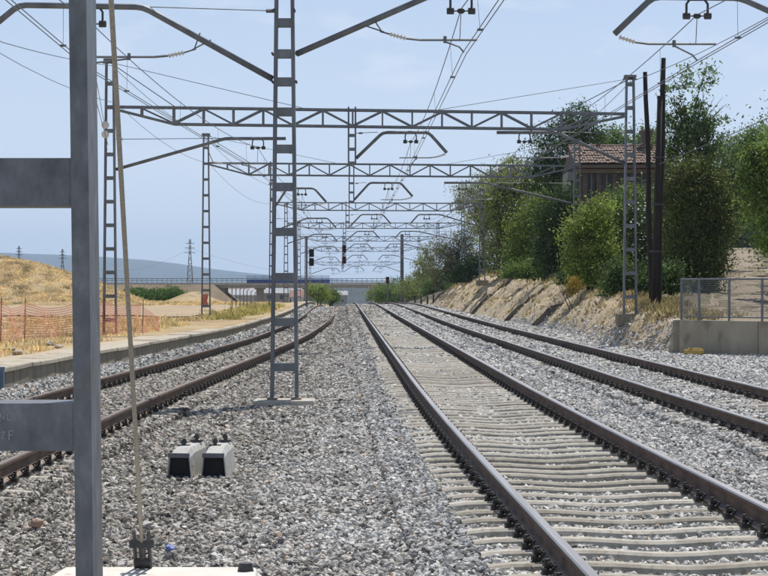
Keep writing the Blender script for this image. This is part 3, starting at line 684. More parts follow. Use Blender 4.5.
# ------------------------------------------------------------------ portal gantries
def gantry(Y, uL, uR, topL, topR, vTL, vTR, dep, drops, arms, label, baseL, baseR, near):
    sc = Y / F; xL, xR = pxx(uL, Y), pxx(uR, Y)
    g = empty('portal_gantry', (xL, Y, baseL)); tag(g, label, 'gantry', 'portal gantries spanning the tracks')
    mat = GALV if near else GALVF
    for x, top, base in ((xL, topL, baseL), (xR, topR, baseR)):
        zs = np.arange(base + .55, top - .1, .72)
        lattice(g, x, Y, base - .1, top, .44, .27, zs, mat, bh=.11 if near else .1, lw=.058 if near else .065, dp=.2, sep=near, as_mast='mast')
        m = MB(); m.box((x, Y, top + .02), (.36, .3, .07)); m.tube([(x - .22, Y, top - .06), (x + .22, Y, top - .06)], .03, 6); m.build('mast_head', mat, g)
        m = MB(); m.box((x, Y, base - .15), (.8, .7, .36)); m.build('foundation', CONCW, g)
    zl, zr = pz(vTL, Y), pz(vTR, Y); zz = lambda x: zl + (zr - zl) * (x - xL) / (xR - xL)
    tw = .40; cr_ = .03 if near else .034
    m = MB()
    xa, xb = xL + 1.95, xR - 2.1
    for dy in (-tw / 2, tw / 2):
        m.beam((xL + .15, Y + dy, zz(xL)), (xR - .15, Y + dy, zz(xR)), .055, .06)
        m.beam((xL + .15, Y + dy, zz(xL) - .07), (xa, Y + dy, zz(xa) - dep), .055, .06)
        m.beam((xa, Y + dy, zz(xa) - dep), (xb, Y + dy, zz(xb) - dep), .055, .06)
        m.beam((xb, Y + dy, zz(xb) - dep), (xR - .15, Y + dy, zz(xR) - .07), .055, .06)
    tb = m.build('truss_beam', mat, g)
    n = int(round((xb - xa) / .93)); st = (xb - xa) / n; jm = MB()
    nodes = [xa + st * i for i in range(n + 1)]
    for i, x in enumerate(nodes):
        mm = MB() if near else jm
        for dy in (-tw / 2, tw / 2): mm.beam((x, Y + dy, zz(x) - .03), (x, Y + dy, zz(x) - dep + .03), .05, .05)
        mm.beam((x, Y - tw / 2 + .03, zz(x) - dep), (x, Y + tw / 2 - .03, zz(x) - dep), .04, .04); mm.beam((x, Y - tw / 2 + .03, zz(x)), (x, Y + tw / 2 - .03, zz(x)), .04, .04)
        if near: mm.build('truss_post', mat, tb)
        if i < n:
            x2 = nodes[i + 1]; mm = MB() if near else jm
            zt_, zb_ = -.035, -dep + .035
            a, b = (zb_, zt_) if i % 2 == 0 else (zt_, zb_)
            for dy in (-tw / 2, tw / 2): mm.beam((x + .03, Y + dy, zz(x) + a), (x2 - .03, Y + dy, zz(x2) + b), .042, .042)
            if near: mm.build('truss_brace', mat, tb)
    for q, (xe, xi) in enumerate(((xL, xa), (xR, xb))):
        xm = (xe + xi) / 2; mm = MB() if near else jm
        for dy in (-tw / 2, tw / 2): mm.beam((xm, Y + dy, zz(xm) - .03), (xm, Y + dy, zz(xm) - dep * .5), .045, .045); mm.beam((xm, Y + dy, zz(xm) - .03), (xi, Y + dy, zz(xi) - dep + .03), .042, .042)
        if near: mm.build('truss_brace', mat, tb)
    if not near: jm.build('truss_braces', mat, tb)
    # stays from the mast heads down to the beam
    m = MB()
    for x, top, s in ((xL, topL, 1), (xR, topR, -1)):
        for L in ((2.0, 6.0) if near else (2.0,)):
            xe = x + s * L; m.tube([(x, Y, top - .05), (xe, Y, zz(xe) + .02)], .014 if L < 3 else .009, 5)
    m.build('stay_rod', WIRE, g)
    for ud, vb in drops:
        x = pxx(ud, Y); zt_ = zz(x); zb_ = pz(vb, Y)
        lattice(g, x, Y + (.0), zb_, zt_ + .1, .26, .26, np.arange(zb_ + .06, zt_ - dep - .05, .42), mat, bh=.09, lw=.05, dp=.16, sep=near, as_mast='drop_post')
    for t, root_u, s, kind in arms:
        xt = tx(t, Y); base = tz(t, Y); x0 = pxx(root_u, Y)
        zc = base + 5.27; zm = base + 6.02; L = abs(xt - x0)
        if kind == 'push':      # tube passes over the track, bends down and is registered from its far end
            path = [(0, zm - .55), (max(.5, L - .85), zm + .24), (L + .55, zm + .24), (L + 1.1, zm - .38)]
            reg = (x0 + s * (L + 1.05), zm - .42, x0 + s * (L - .35), zc + .22)
        else:
            path = [(0, zm - .7), (max(.6, L - 1.0), zm + .24), (L + .85, zm + .24)]
            k = max(.4, L - 1.35); reg = (x0 + s * k, zc + .27, x0 + s * (L + .3), zc + .22)
        c = cantilever(g, (x0, Y), s, path, xt, zm + .2, reg, (xt, zc), mat=mat, detail=near)
        if kind != 'push':
            m = MB(); xq = x0 + s * (k - .02); f = k / max(.6, L - 1.0) if L > 1.6 else .6
            m.tube([(xq, Y, zc + .27), (x0 + s * max(.1, k - .25), Y, zm - .7 + (.94) * min(1, max(.1, k - .25) / max(.6, L - 1.0)))], .013, 5); m.build('arm_bracket', mat, g)
        m = MB(); m.tube([(x0, Y, zm + .22), (x0 + s * max(.4, L - 1.0), Y, zm + .25)], .01, 5); m.tube([(x0 + s * .08, Y, zm + .22), (x0 + s * .2, Y, zm + .22)], .03, 6); m.build('stay_wire', WIRE, g)
        SUP[t].append((Y, Vector((xt, Y, zm - .04)), Vector((xt, Y, zc))))
    return g
gantry(61, 110, 630, 8.45, 7.95, 107, 114, .5, [(352, 165)], [(1, 116, 1, 'pull'), (2, 356, 1, 'push'), (3, 625, -1, 'pull')], 'portal gantry with its right mast beside the two tall wooden poles', -.0, .70, True)
gantry(91, 206, 577, 8.45, 8.2, 163, 166, .53, [(273, 200), (351.5, 203)], [(1, 276, 1, 'push'), (2, 354, 1, 'push'), (3, 571, -1, 'pull')], 'portal gantry whose left mast has a red sheet tied near its foot', .1, 1.5, True)
gantry(132, 272, 482, 8.3, 7.9, 202.5, 203.5, .5, [(347.5, 229)], [(1, 276, 1, 'push'), (2, 350, 1, 'push'), (3, 480, -1, 'push')], 'portal gantry whose right mast stands at the top of the bare earth slope', .15, 1.9, False)
gantry(173, 286, 463, 8.6, 8.2, 223, 223, .47, [(344.5, 263)], [(1, 288, 1, 'push'), (2, 346, 1, 'push'), (3, 460, -1, 'push')], 'portal gantry with the red signal lamps hanging from its drop post', .1, .5, False)
gantry(214, 299, 438, 8.4, 8.2, 236.5, 236.5, .5, [(343.5, 262)], [(1, 301, 1, 'push'), (2, 345, 1, 'push'), (3, 436, -1, 'push')], 'distant portal gantry directly behind the one with red signal lamps', -.2, .2, False)
gantry(255, 306, 419, 7.8, 7.6, 247.5, 247.5, .5, [(343, 268)], [(1, 308, 1, 'push'), (2, 344.5, 1, 'push'), (3, 417, -1, 'push')], 'distant portal gantry beyond the crest, second to last before the road bridge', -1, -.6, False)
gantry(300, 310, 402, 6.6, 6.6, 262, 262, .5, [(342.5, 272)], [(1, 312, 1, 'push'), (2, 344, 1, 'push'), (3, 401, -1, 'push')], 'last low portal gantry in front of the road bridge', -2.2, -2, False)

# ------------------------------------------------------------------ overhead wires
names = {1: 'overhead contact and messenger wires above the curving rusty track', 2: 'overhead contact and messenger wires above the central main line', 3: 'overhead contact and messenger wires above the embankment track'}
for t in (1, 2, 3):
    xs = tx(t, 2) + (.0)
    sup = [(2.0, Vector((xs, 2.0, 6.0)), Vector((xs + .1, 2.0, 5.25)))] + sorted(SUP[t], key=lambda q: q[0])
    w = empty('overhead_line', (tx(t, 32), 32, 5.2)); tag(w, names[t], 'overhead wires', 'overhead lines')
    mm, mc = MB(), MB()
    for (y0, m0, c0), (y1, m1, c1) in zip(sup[:-1], sup[1:]):
        N = 12; span = y1 - y0; sag = .42 * min(1.1, (span / 35) ** 2)
        P = [m0.lerp(m1, i / N) - Vector((0, 0, 4 * sag * (i / N) * (1 - i / N))) for i in range(N + 1)]
        mm.tube(P, .0085, 5, cap=False)
        for dx in (-.035, .035): mc.tube([c0 + Vector((dx, 0, 0)), c1 + Vector((dx, 0, 0))], .0075, 5, cap=False)
        nd_ = max(4, int(span / 6))
        for i in range(nd_):
            f = (i + .5) / nd_; a = m0.lerp(m1, f) - Vector((0, 0, 4 * sag * f * (1 - f))); b = c0.lerp(c1, f)
            if y0 + f * span < 140:
                d = MB(); d.tube([a, b], .004, 4, cap=False); d.box(b + Vector((0, 0, .01)), (.09, .03, .03)); d.build('dropper', WIRE, w)
    mm.build('messenger_wire', WIRE, w); mc.build('contact_wire', WIRE, w)
# feeder wires along the mast heads
def wire(label, pts, r=.011, sag=.5, cat='wire', grp='feeder wires', ends=True):
    P = []
    for a, b in zip(pts[:-1], pts[1:]):
        a = Vector(a); b = Vector(b); L = (b - a).length
        P += [a.lerp(b, i / 10) - Vector((0, 0, 4 * sag * min(1, (L / 40) ** 2) * (i / 10) * (1 - i / 10))) for i in range(10)]
    P.append(Vector(pts[-1])); m = MB(); m.tube(P, r, 5); o = m.build('feeder_wire', WIRE); tag(o, label, cat, grp); return o
hl = [Vector((pxx(u, Y), Y, z)) for u, Y, z in ((112, 61, 8.3), (206, 91, 8.3), (272, 132, 8.15), (286, 173, 8.4), (299, 214, 8.2), (306, 255, 7.6), (310, 300, 6.4))]
wire('feeder wire joining the heads of the masts on the platform side', [Vector((-8.4, 25, 6.9)), Vector((-8.4, 44, 6.95))] + hl, .010, .35)
wire('lower thin feeder wire strung along the masts on the platform side', [Vector((-8.0, 20, 7.0))] + [p + Vector((.14, 0, -1.15)) for p in hl], .008, .6)
hr = [Vector((pxx(u, Y), Y, z)) for u, Y, z in ((630, 61, 7.8), (549, 91, 8.05), (482, 132, 7.75), (463, 173, 8.0), (438, 214, 8.0), (419, 255, 7.4), (402, 300, 6.4))]
wire('feeder wire joining the heads of the masts on the embankment side', [Vector((9.3, 25, 7.9))] + hr, .010, .5)
# discs on the left mast
insl = empty('strain_insulator', px(105, 130, 60.8)); tag(insl, 'two pale round insulators hanging beside the left mast of the nearest gantry', 'insulator')
for v in (125, 134.5):
    c = px(105.3, v, 60.7); m = MB(); m.tube([c + Vector((0, -.05, 0)), c + Vector((0, -.03, 0)), c + Vector((0, .03, 0)), c + Vector((0, .05, 0))], [.04, .115, .115, .04], 12); m.build('insulator_disc', INSUL, insl)
m = MB(); m.tube([px(107, 108, 60.85), px(105.3, 121, 60.7), px(105.3, 138, 60.7), px(107, 150, 60.85)], .012, 5); m.build('hanger_rod', WIRE, insl)
# counterweight cords with dark beads near the foreground mast
cd = empty('beaded_stay', px(92, 30, 58)); tag(cd, 'thin cords with two dark beads strung from the loop line arm to the left mast', 'cord')
m = MB(); m.tube([px(90, 30, 33), px(93, 61, 40), px(104, 122, 60)], .009, 5); m.tube([px(89, 60, 34), px(92, 85, 42), px(108, 145, 60)], .009, 5); m.build('cord_strand', WIRE, cd)
for (u, v, Y) in ((93, 61, 40), (92, 85, 42)):
    m = MB(); c = px(u, v, Y); m.tube([c + Vector((0, 0, .09)), c + Vector((0, 0, .05)), c - Vector((0, 0, .05)), c - Vector((0, 0, .09))], [.015, .05, .05, .015], 8); m.build('bead', DARKM, cd)

# ------------------------------------------------------------------ cable terminal hoods on the ballast
HOOD = surf('hood_metal', [(.3, (.36, .35, .32)), (.7, (.52, .51, .47))], 10, .6, .15, 80, spots=(22, .6, .7, (.28, .25, .2)))
HOODB = surf('hood_inner_shade', [(.3, (.012, .012, .014)), (.7, (.025, .025, .028))], 10, .9, 0)  # near-black colour stands for the unlit hollow of the hood
def hood(u0, label, rz):
    Y = 20.3; x = pxx(u0, Y); zg = -.325
    h = empty('cable_hood', (x, Y, zg), 0); tag(h, label, 'cable hood', 'pair of cable hoods')
    # tapering cast hood: wide open mouth to the front, sloping lid, narrow rear
    wF, wR, hF, hR, L = .262, .185, .255, .29, .7
    def sec(y, wb, wt, ht): return [(-wb / 2, y, 0), (wb / 2, y, 0), (wt / 2 + .0, y, ht * .82), (wt / 2 - .035, y, ht), (-wt / 2 + .035, y, ht), (-wt / 2, y, ht * .82)]
    A = sec(-L / 2, wF, wF * .86, hF); B = sec(-L / 2 + .16, wF * .98, wF * .84, hF + .05); C = sec(L / 2 - .06, wR * 1.02, wR * .85, hR + .04); D = sec(L / 2, wR * .9, wR * .7, hR - .05)
    V = A + B + C + D; Fq = []
    for i in range(3):
        for k in range(6): Fq.append((i * 6 + k, i * 6 + (k + 1) % 6, (i + 1) * 6 + (k + 1) % 6, (i + 1) * 6 + k))
    Fq.append(tuple(range(23, 17, -1))[::-1])
    m = MB(); m.add(V, Fq); M = Matrix.Translation((x, Y, zg)) @ Matrix.Rotation(rz, 4, 'Z')
    m.v = [tuple(M @ Vector(p)) for p in m.v]; o = m.build('shell', HOOD, h); fix_normals(o)
    sd_ = o.modifiers.new('thick', 'SOLIDIFY'); sd_.thickness = .012; sd_.offset = -1
    m = MB(); I = sec(-L / 2 + .045, wF * .95, wF * .80, hF - .012); m.add(I, [tuple(range(6))[::-1]]); m.v = [tuple(M @ Vector(p)) for p in m.v]; m.build('mouth_shade', HOODB, h)  # dark sheet just inside the open mouth, shade put in as colour
    m = MB(); m.box((0, -L / 2 - .012, hF - .02), (wF * .84, .03, .045)); m.v = [tuple(M @ Vector(p)) for p in m.v]; m.build('mouth_lip', surf('lip_grey', [(.3, (.10, .1, .115)), (.7, (.16, .16, .18))], 9, .6, 0), h)
    for yy, xx in ((-.05, -.045), (.19, .01)):
        m = MB(); zz_ = hF + .05 + (.03 if yy > 0 else .0)
        m.box((xx, yy, zz_ + .005), (.12, .05, .02)); m.tube([(xx, yy, zz_), (xx, yy, zz_ + .075)], .018, 8); m.box((xx, yy, zz_ + .045), (.05, .03, .03))
        m.v = [tuple(M @ Vector(p)) for p in m.v]; m.build('latch', DARKM, h)
hood(190, 'grey cable hood with dark open mouth, the one farther from the main line', -.22)
hood(220.5, 'grey cable hood with dark open mouth, the one closer to the main line', -.12)

# ------------------------------------------------------------------ wooden poles
WOOD = surf('dark_wood', [(.3, (.016, .012, .01)), (.6, (.034, .026, .021)), (.8, (.06, .047, .038))], 3, .9, .5, 30, stretch=(4, 4, .3), bdist=.02)
def pole(name, u0, v0, u1, v1, Y, r0, r1, label, stub=None):
    a = px(u0, v0, Y); b = px(u1, v1, Y); a.z = float(bankz(a.x, Y)) - .3
    w = empty(name, (a.x, Y, a.z)); tag(w, label, 'pole', 'wooden poles beside the gantry')
    m = MB(); N = 9; m.tube([a.lerp(b, i / N) + Vector((.02 * math.sin(i * 1.3), 0, 0)) for i in range(N + 1)], [r0 + (r1 - r0) * i / N for i in range(N + 1)], 12); m.build('pole_shaft', WOOD, w, True)
    if stub:
        c = px(stub[0], stub[1], Y - .2); d = Vector((a.x - .1, Y - .1, a.z)); m = MB(); m.tube([d, d.lerp(c, .5), c], [.11, .1, .085], 12); m.build('pole_stub', WOOD, w, True)
        m = MB()
        for f in (.35, .6, .85):
            q = a.lerp(b, f * .72); m.tube([q + Vector((-.08, -.08, 0)), q + Vector((-.08, -.08, .06))], .2, 12)
        m.build('binding_wire', DARKM, w)
pole('wooden_pole', 656.5, 310, 664, 58, 63.5, .135, .075, 'thick tall wooden pole lashed to a second trunk beside the gantry mast', (660, 96))
pole('wooden_pole', 652, 305, 645.5, 72, 64.8, .10, .07, 'thin leaning wooden pole next to the thick lashed one')
wire('sagging cable from the thick wooden pole out over the lane', [px(657, 165, 63.5), px(768, 118, 50), px(900, 60, 40)], .012, .2, grp='pole cables')

# ------------------------------------------------------------------ retaining wall with railing
RW = empty('retaining_wall', (8.0, 54, -.3)); tag(RW, 'low stained concrete retaining wall at the end of the lane', 'wall')
Aw = Vector((pxx(679, 54.2), 54.2, 0)); Bw = Vector((11.6, 50.6, 0)); dw = (Bw - Aw).normalized(); nw = Vector((dw.y, -dw.x, 0))
if nw.y > 0: nw = -nw
topA = pz(320, 54.2)
RWC = surf('retaining_concrete', [(.3, (.27, .23, .165)), (.55, (.38, .335, .25)), (.75, (.46, .41, .315))], 1.3, .95, .4, 30, stretch=(1, 1, .4), detail=8, spots=(2.5, .56, .7, (.17, .15, .11)))
Lw = (Bw - Aw).length; nseg = 2
for i in range(nseg):
    a = Aw + dw * (Lw * i / nseg + .006); b = Aw + dw * (Lw * (i + 1) / nseg - .006)
    m = MB(); m.add([p + o_ for p in (a, b) for o_ in (Vector((0, 0, -.6)), -nw * .3 + Vector((0, 0, -.6)), -nw * .3 + Vector((0, 0, topA)), Vector((0, 0, topA)))], [(0, 1, 2, 3), (7, 6, 5, 4), (0, 3, 7, 4), (3, 2, 6, 7), (2, 1, 5, 6), (1, 0, 4, 5)])
    o = m.build('wall_segment', RWC, RW); fix_normals(o); bevel(o, .02, 2)
# side return going up the lane
m = MB(); a = Aw + Vector((0.0, .32, 0)); b = Aw + Vector((.35, 2.6, 0)); m.beam(a + Vector((0, 0, .0)), b + Vector((0, 0, .0)), .24, 2 * topA - .02); m.build('return_wall', RWC, RW)
RL = empty('steel_railing', (Aw.x, Aw.y, topA)); tag(RL, 'grey tubular steel railing with wire mesh on the retaining wall', 'railing')
RAILM = surf('railing_paint', [(.3, (.13, .14, .155)), (.7, (.2, .215, .23))], 12, .5, 0, metal=.3)
def rpt(u):   # point on wall line seen at photo column u
    t = (u - 384) / F; s = (t * Aw.y - Aw.x) / (dw.x - t * dw.y); return Aw + dw * s - nw * .1
hR = 42 * 54 / F
posts = [rpt(u) for u in (697, 727, 760, 795)]; ret = posts[0] + Vector((-.30, 1.2, 0))
for q in posts + [ret]:
    m = MB(); m.tube([q + Vector((0, 0, topA - .35)), q + Vector((0, 0, topA + hR))], .032, 8); m.build('post', RAILM, RL)
seq = [ret] + posts
for a, b in zip(seq[:-1], seq[1:]):
    m = MB(); m.tube([a + Vector((0, 0, topA + hR - .03)), b + Vector((0, 0, topA + hR - .03))], .026, 8); m.build('top_rail', RAILM, RL)
    m = MB(); m.tube([a + Vector((0, 0, topA + .09)), b + Vector((0, 0, topA + .09))], .02, 8); m.build('bottom_rail', RAILM, RL)
    m = MB(); L = (b - a).length; d = (b - a).normalized(); n = int(L / .05)
    for i in range(1, n): q = a + d * (L * i / n); m.tube([q + Vector((0, 0, topA + .1)), q + Vector((0, 0, topA + hR - .05))], .0042, 3, cap=False)
    for i in range(1, 20): z = topA + .1 + (hR - .15) * i / 20; m.tube([a + d * .03 + Vector((0, 0, z)), b - d * .03 + Vector((0, 0, z))], .0042, 3, cap=False)
    o = m.build('mesh_infill', RAILM, RL); tag(o, kind='stuff')
c = px(693.5, 350, 53.3); m = MB(); m.box((c.x, 53.2, -.17), (.48, .3, .13), Matrix.Rotation(.15, 3, 'Z')); m.box((c.x + .03, 53.22, -.095), (.36, .24, .06), Matrix.Rotation(.1, 3, 'Z'))
yb_ = m.build('yellow_block', surf('yellow_stone', [(.3, (.42, .27, .06)), (.7, (.6, .42, .14))], 6, .9, .3)); bevel(yb_, .02); tag(yb_, 'small ochre yellow block at the foot of the retaining wall', 'block')

# ------------------------------------------------------------------ drains and posts on the slope
DRAIN = surf('old_drain', [(.3, (.09, .08, .065)), (.6, (.17, .15, .125)), (.8, (.28, .25, .2))], 3, .95, .5, 20)
for i, (yd, lab) in enumerate(((124, 'narrow stepped drain channel below the bare slope mast'), (101, 'dark drain channel in the middle of the sandy slope'), (89, 'broad grey drain channel at the bushy end of the sandy slope'))):
    dr = empty('slope_drain', (float(footx(yd)), yd, 0)); tag(dr, lab, 'drain', 'drain channels on the slope')
    w = (.34, .45, .7)[i]; f = float(footx(yd)); Ld = float(hb(yd)) * 1.25 + .3
    for s in (-1, 1):
        m = MB(); P = [Vector((f - .1 + Ld * k / 8, yd + s * w / 2 + .2 * math.sin(k * .5 + i), float(bankz(f - .1 + Ld * k / 8, yd)) + .07)) for k in range(9)]
        for a, b in zip(P[:-1], P[1:]): m.beam(a, b, .1, .3)
        m.build('channel_side', DRAIN, dr)
    for k in range(8):
        a = f - .1 + Ld * k / 8; m = MB(); m.box((a + Ld / 16, yd + .2 * math.sin(k * .5 + i), float(bankz(a + Ld / 16, yd)) - .02), (Ld / 8 + .03, w - .11, .12)); m.build('channel_step', DRAIN, dr)
for i, (u, vt, vb, Y) in enumerate(((415, 297.5, 303.5, 214), (421, 297.5, 304, 204), (427.5, 299, 305, 194), (433.5, 297.5, 306, 185))):
    m = MB(); x = pxx(u, Y); zb_ = float(bedz(np.array(x), np.array(float(Y)))); h = (vb - vt) * Y / F + .25
    m.tube([(x, Y, zb_ - .1), (x, Y, zb_ + h)], [.085, .07], 7); m.tube([(x, Y, zb_ + h), (x, Y, zb_ + h + .04)], [.07, .02], 7)
    tag(m.build('stub_post', WOOD), 'short dark stub post at the foot of the far sandy slope', 'post', 'stub posts along the slope')

# ------------------------------------------------------------------ house above the embankment
YH = 112.0; H = empty('old_house', (px(612, 200, YH).x, YH + 4, 2.0)); tag(H, 'old brown brick house with tiled roof half hidden by trees above the embankment', 'house')
HB = surf('house_render', [(.3, (.075, .06, .048)), (.7, (.12, .098, .08))], 2, .95, .3, 15); HBR = surf('house_brick', [(.3, (.11, .08, .062)), (.7, (.165, .12, .092))], 5, .9, .3, 30)
HST = surf('house_trim', [(.3, (.2, .155, .115)), (.7, (.28, .22, .165))], 3, .9, .2); DK = surf('dark_opening', [(.3, (.03, .03, .035)), (.7, (.055, .055, .06))], 3, .6, 0)
hx0, hx1 = pxx(577, YH), pxx(668, YH); ze = pz(163, YH); zg_ = 1.6
def hbox(name, x0, x1, y0, y1, z0, z1, mat, par=H):
    m = MB(); m.box(((x0 + x1) / 2, (y0 + y1) / 2, (z0 + z1) / 2), (x1 - x0, y1 - y0, z1 - z0)); return m.build(name, mat, par)
wallo = hbox('wall', hx0, hx1, YH, YH + 7, zg_, ze, HB)
hbox('cornice', hx0 - .12, hx1 + .12, YH - .12, YH, pz(173, YH), pz(169, YH), HST)
hbox('string_course', hx0 - .05, hx1 + .05, YH - .06, YH, pz(203, YH), pz(200, YH), HST)
for i, u in enumerate((585, 598.5, 614.5, 633, 650)):
    hbox('pilaster', pxx(u, YH) - .13, pxx(u, YH) + .13, YH - .07, YH, pz(205, YH) + .2, pz(174, YH), HBR)
for i, (u, w) in enumerate(((591.5, .5), (606.5, .62), (624, .66), (641.5, .62))):
    x = pxx(u, YH); z0 = pz(199, YH); z1 = pz(181, YH); m = MB(); P = [(x - w, z0), (x + w, z0), (x + w, z1)] + [(x + w * math.cos(a), z1 + .45 * math.sin(a)) for a in np.linspace(.2, math.pi - .2, 9)] + [(x - w, z1)]
    m.add([(a, YH - .012, b) for a, b in P] + [(a, YH + .2, b) for a, b in P], [tuple(range(len(P)))[::-1]] + [(k, (k + 1) % len(P), len(P) + (k + 1) % len(P), len(P) + k) for k in range(len(P))])
    wn = m.build('arched_window', DK, H); hbox('window_bar', x - .03, x + .03, YH - .035, YH - .012, z0, z1 + .4, HST, wn)
# pantile roof: rolled tile courses
TILE = surf('roof_tile', [(.25, (.12, .085, .065)), (.45, (.2, .14, .108)), (.6, (.28, .205, .16)), (.8, (.4, .33, .265))], 2.2, .9, .2, 20, detail=8)
rx0, rx1 = pxx(574, YH), pxx(672, YH); zr_ = pz(143, YH)
m = MB(); nx = 34; rows = 7
for face in (0, 1):
    for r_ in range(rows):
        t0, t1 = r_ / rows, (r_ + 1) / rows + .015
        for i in range(nx):
            xa, xb = rx0 + (rx1 - rx0) * i / nx, rx0 + (rx1 - rx0) * (i + 1) / nx
            ja = random.uniform(-.02, .03)
            V = []
            for t, lift in ((t0, .05), (t1, 0)):
                y = (YH - .75 + 4.25 * t) if face == 0 else (YH + 7.75 - 4.25 * t); z = ze - .12 + (zr_ - ze + .12) * t + lift + ja
                for k in range(5): a = math.pi * k / 4; V.append((xa + (xb - xa) * (.5 - .5 * math.cos(a)), y, z + .07 * math.sin(a)))
            m.add(V, [(k, k + 1, 5 + k + 1, 5 + k) if face == 0 else (k, 5 + k, 5 + k + 1, k + 1) for k in range(4)])
ro = m.build('roof', TILE, H); tag(ro, kind='stuff')
m = MB(); m.add([(rx0 + .05, YH - .7, ze - .18), (rx1 - .05, YH - .7, ze - .18), (rx1 - .05, YH + 3.5, zr_ - .07), (rx0 + .05, YH + 3.5, zr_ - .07), (rx0 + .05, YH + 7.7, ze - .18), (rx1 - .05, YH + 7.7, ze - .18)], [(0, 1, 2, 3), (3, 2, 5, 4), (0, 3, 4), (1, 5, 2)]); m.build('roof_deck', HB, H)
m = MB(); m.tube([(rx0, YH + 3.5, zr_ + .04), (rx1, YH + 3.5, zr_ + .04)], .12, 8); m.build('ridge_tiles', TILE, H)
hbox('fascia', rx0, rx1, YH - .78, YH - .72, ze - .32, ze - .14, HBR)
ch = hbox('chimney', pxx(641, YH + 3), pxx(652, YH + 3), YH + 2.6, YH + 3.4, zr_ - .6, pz(128, YH), HBR); hbox('chimney_cap', pxx(640, YH + 3), pxx(653, YH + 3), YH + 2.5, YH + 3.5, pz(128, YH), pz(126, YH), HST, ch)
hbox('chimney', pxx(595, YH + 4), pxx(599, YH + 4), YH + 3.2, YH + 3.7, zr_ - .3, pz(139, YH), HBR)
hbox('side_annex', pxx(569, YH), hx0 - .01, YH + .6, YH + 4, zg_, pz(171, YH), surf('annex_plaster', [(.3, (.2, .21, .21)), (.7, (.28, .29, .29))], 3, .9, .2)); hbox('annex_window', pxx(571.5, YH), pxx(575, YH), YH + .57, YH + .6, pz(192, YH), pz(180, YH), DK)
# white balustrade in front
WB = empty('white_balustrade', px(598, 216, 104)); tag(WB, 'small white picket balustrade among the bushes below the brown house', 'balustrade')
WP = surf('white_paint', [(.3, (.68, .67, .63)), (.7, (.8, .79, .76))], 9, .7, .1)
for i in range(7):
    u = 591 + i * 2.4; a = px(u, 222, 104); b = px(u, 207, 104); m = MB(); m.tube([a, b], .035, 6); m.build('baluster', WP, WB)
for v in (206.5, 211): m = MB(); m.beam(px(590, v, 104), px(606.5, v, 104), .09, .07); m.build('balustrade_rail', WP, WB)

# ------------------------------------------------------------------ vegetation
BARK = surf('bark', [(.3, (.035, .028, .02)), (.6, (.07, .056, .042)), (.8, (.12, .1, .08))], 6, .95, .5, 40, stretch=(2, 2, .4))
def leaf_mesh(name, C, size, mat, droop=.0, aspect=.55, up=None):
    n = len(C); d = rng.normal(size=(n, 3)); d[:, 2] -= droop; d /= np.linalg.norm(d, axis=1)[:, None]
    e = rng.normal(size=(n, 3)); e[:, 2] *= .6; e -= d * (e * d).sum(1)[:, None]; e /= np.linalg.norm(e, axis=1)[:, None]
    s = size * rng.lognormal(0, .3, n)[:, None]
    V = np.stack([C - d * s * .5, C + e * s * aspect * .5, C + d * s * .5, C - e * s * aspect * .5], 1).reshape(-1, 3)
    me = bpy.data.meshes.new(name); me.vertices.add(4 * n); me.vertices.foreach_set('co', V.astype(np.float32).ravel())
    me.loops.add(4 * n); me.loops.foreach_set('vertex_index', np.arange(4 * n, dtype=np.int32)); me.polygons.add(n)
    me.polygons.foreach_set('loop_start', np.arange(0, 4 * n, 4, dtype=np.int32)); me.polygons.foreach_set('loop_total', np.full(n, 4, dtype=np.int32))
    me.materials.append(mat); me.update(calc_edges=True); me.validate(); return me
def plant(name, label, cat, base, blobs, nclump, per, clr, size, mat_, *a_, **k_):
    return plant_(name, label, cat, base, blobs, int(nclump * 1.15), int(per * 1.3), clr * .92, size * .8, mat_, *a_, **k_)
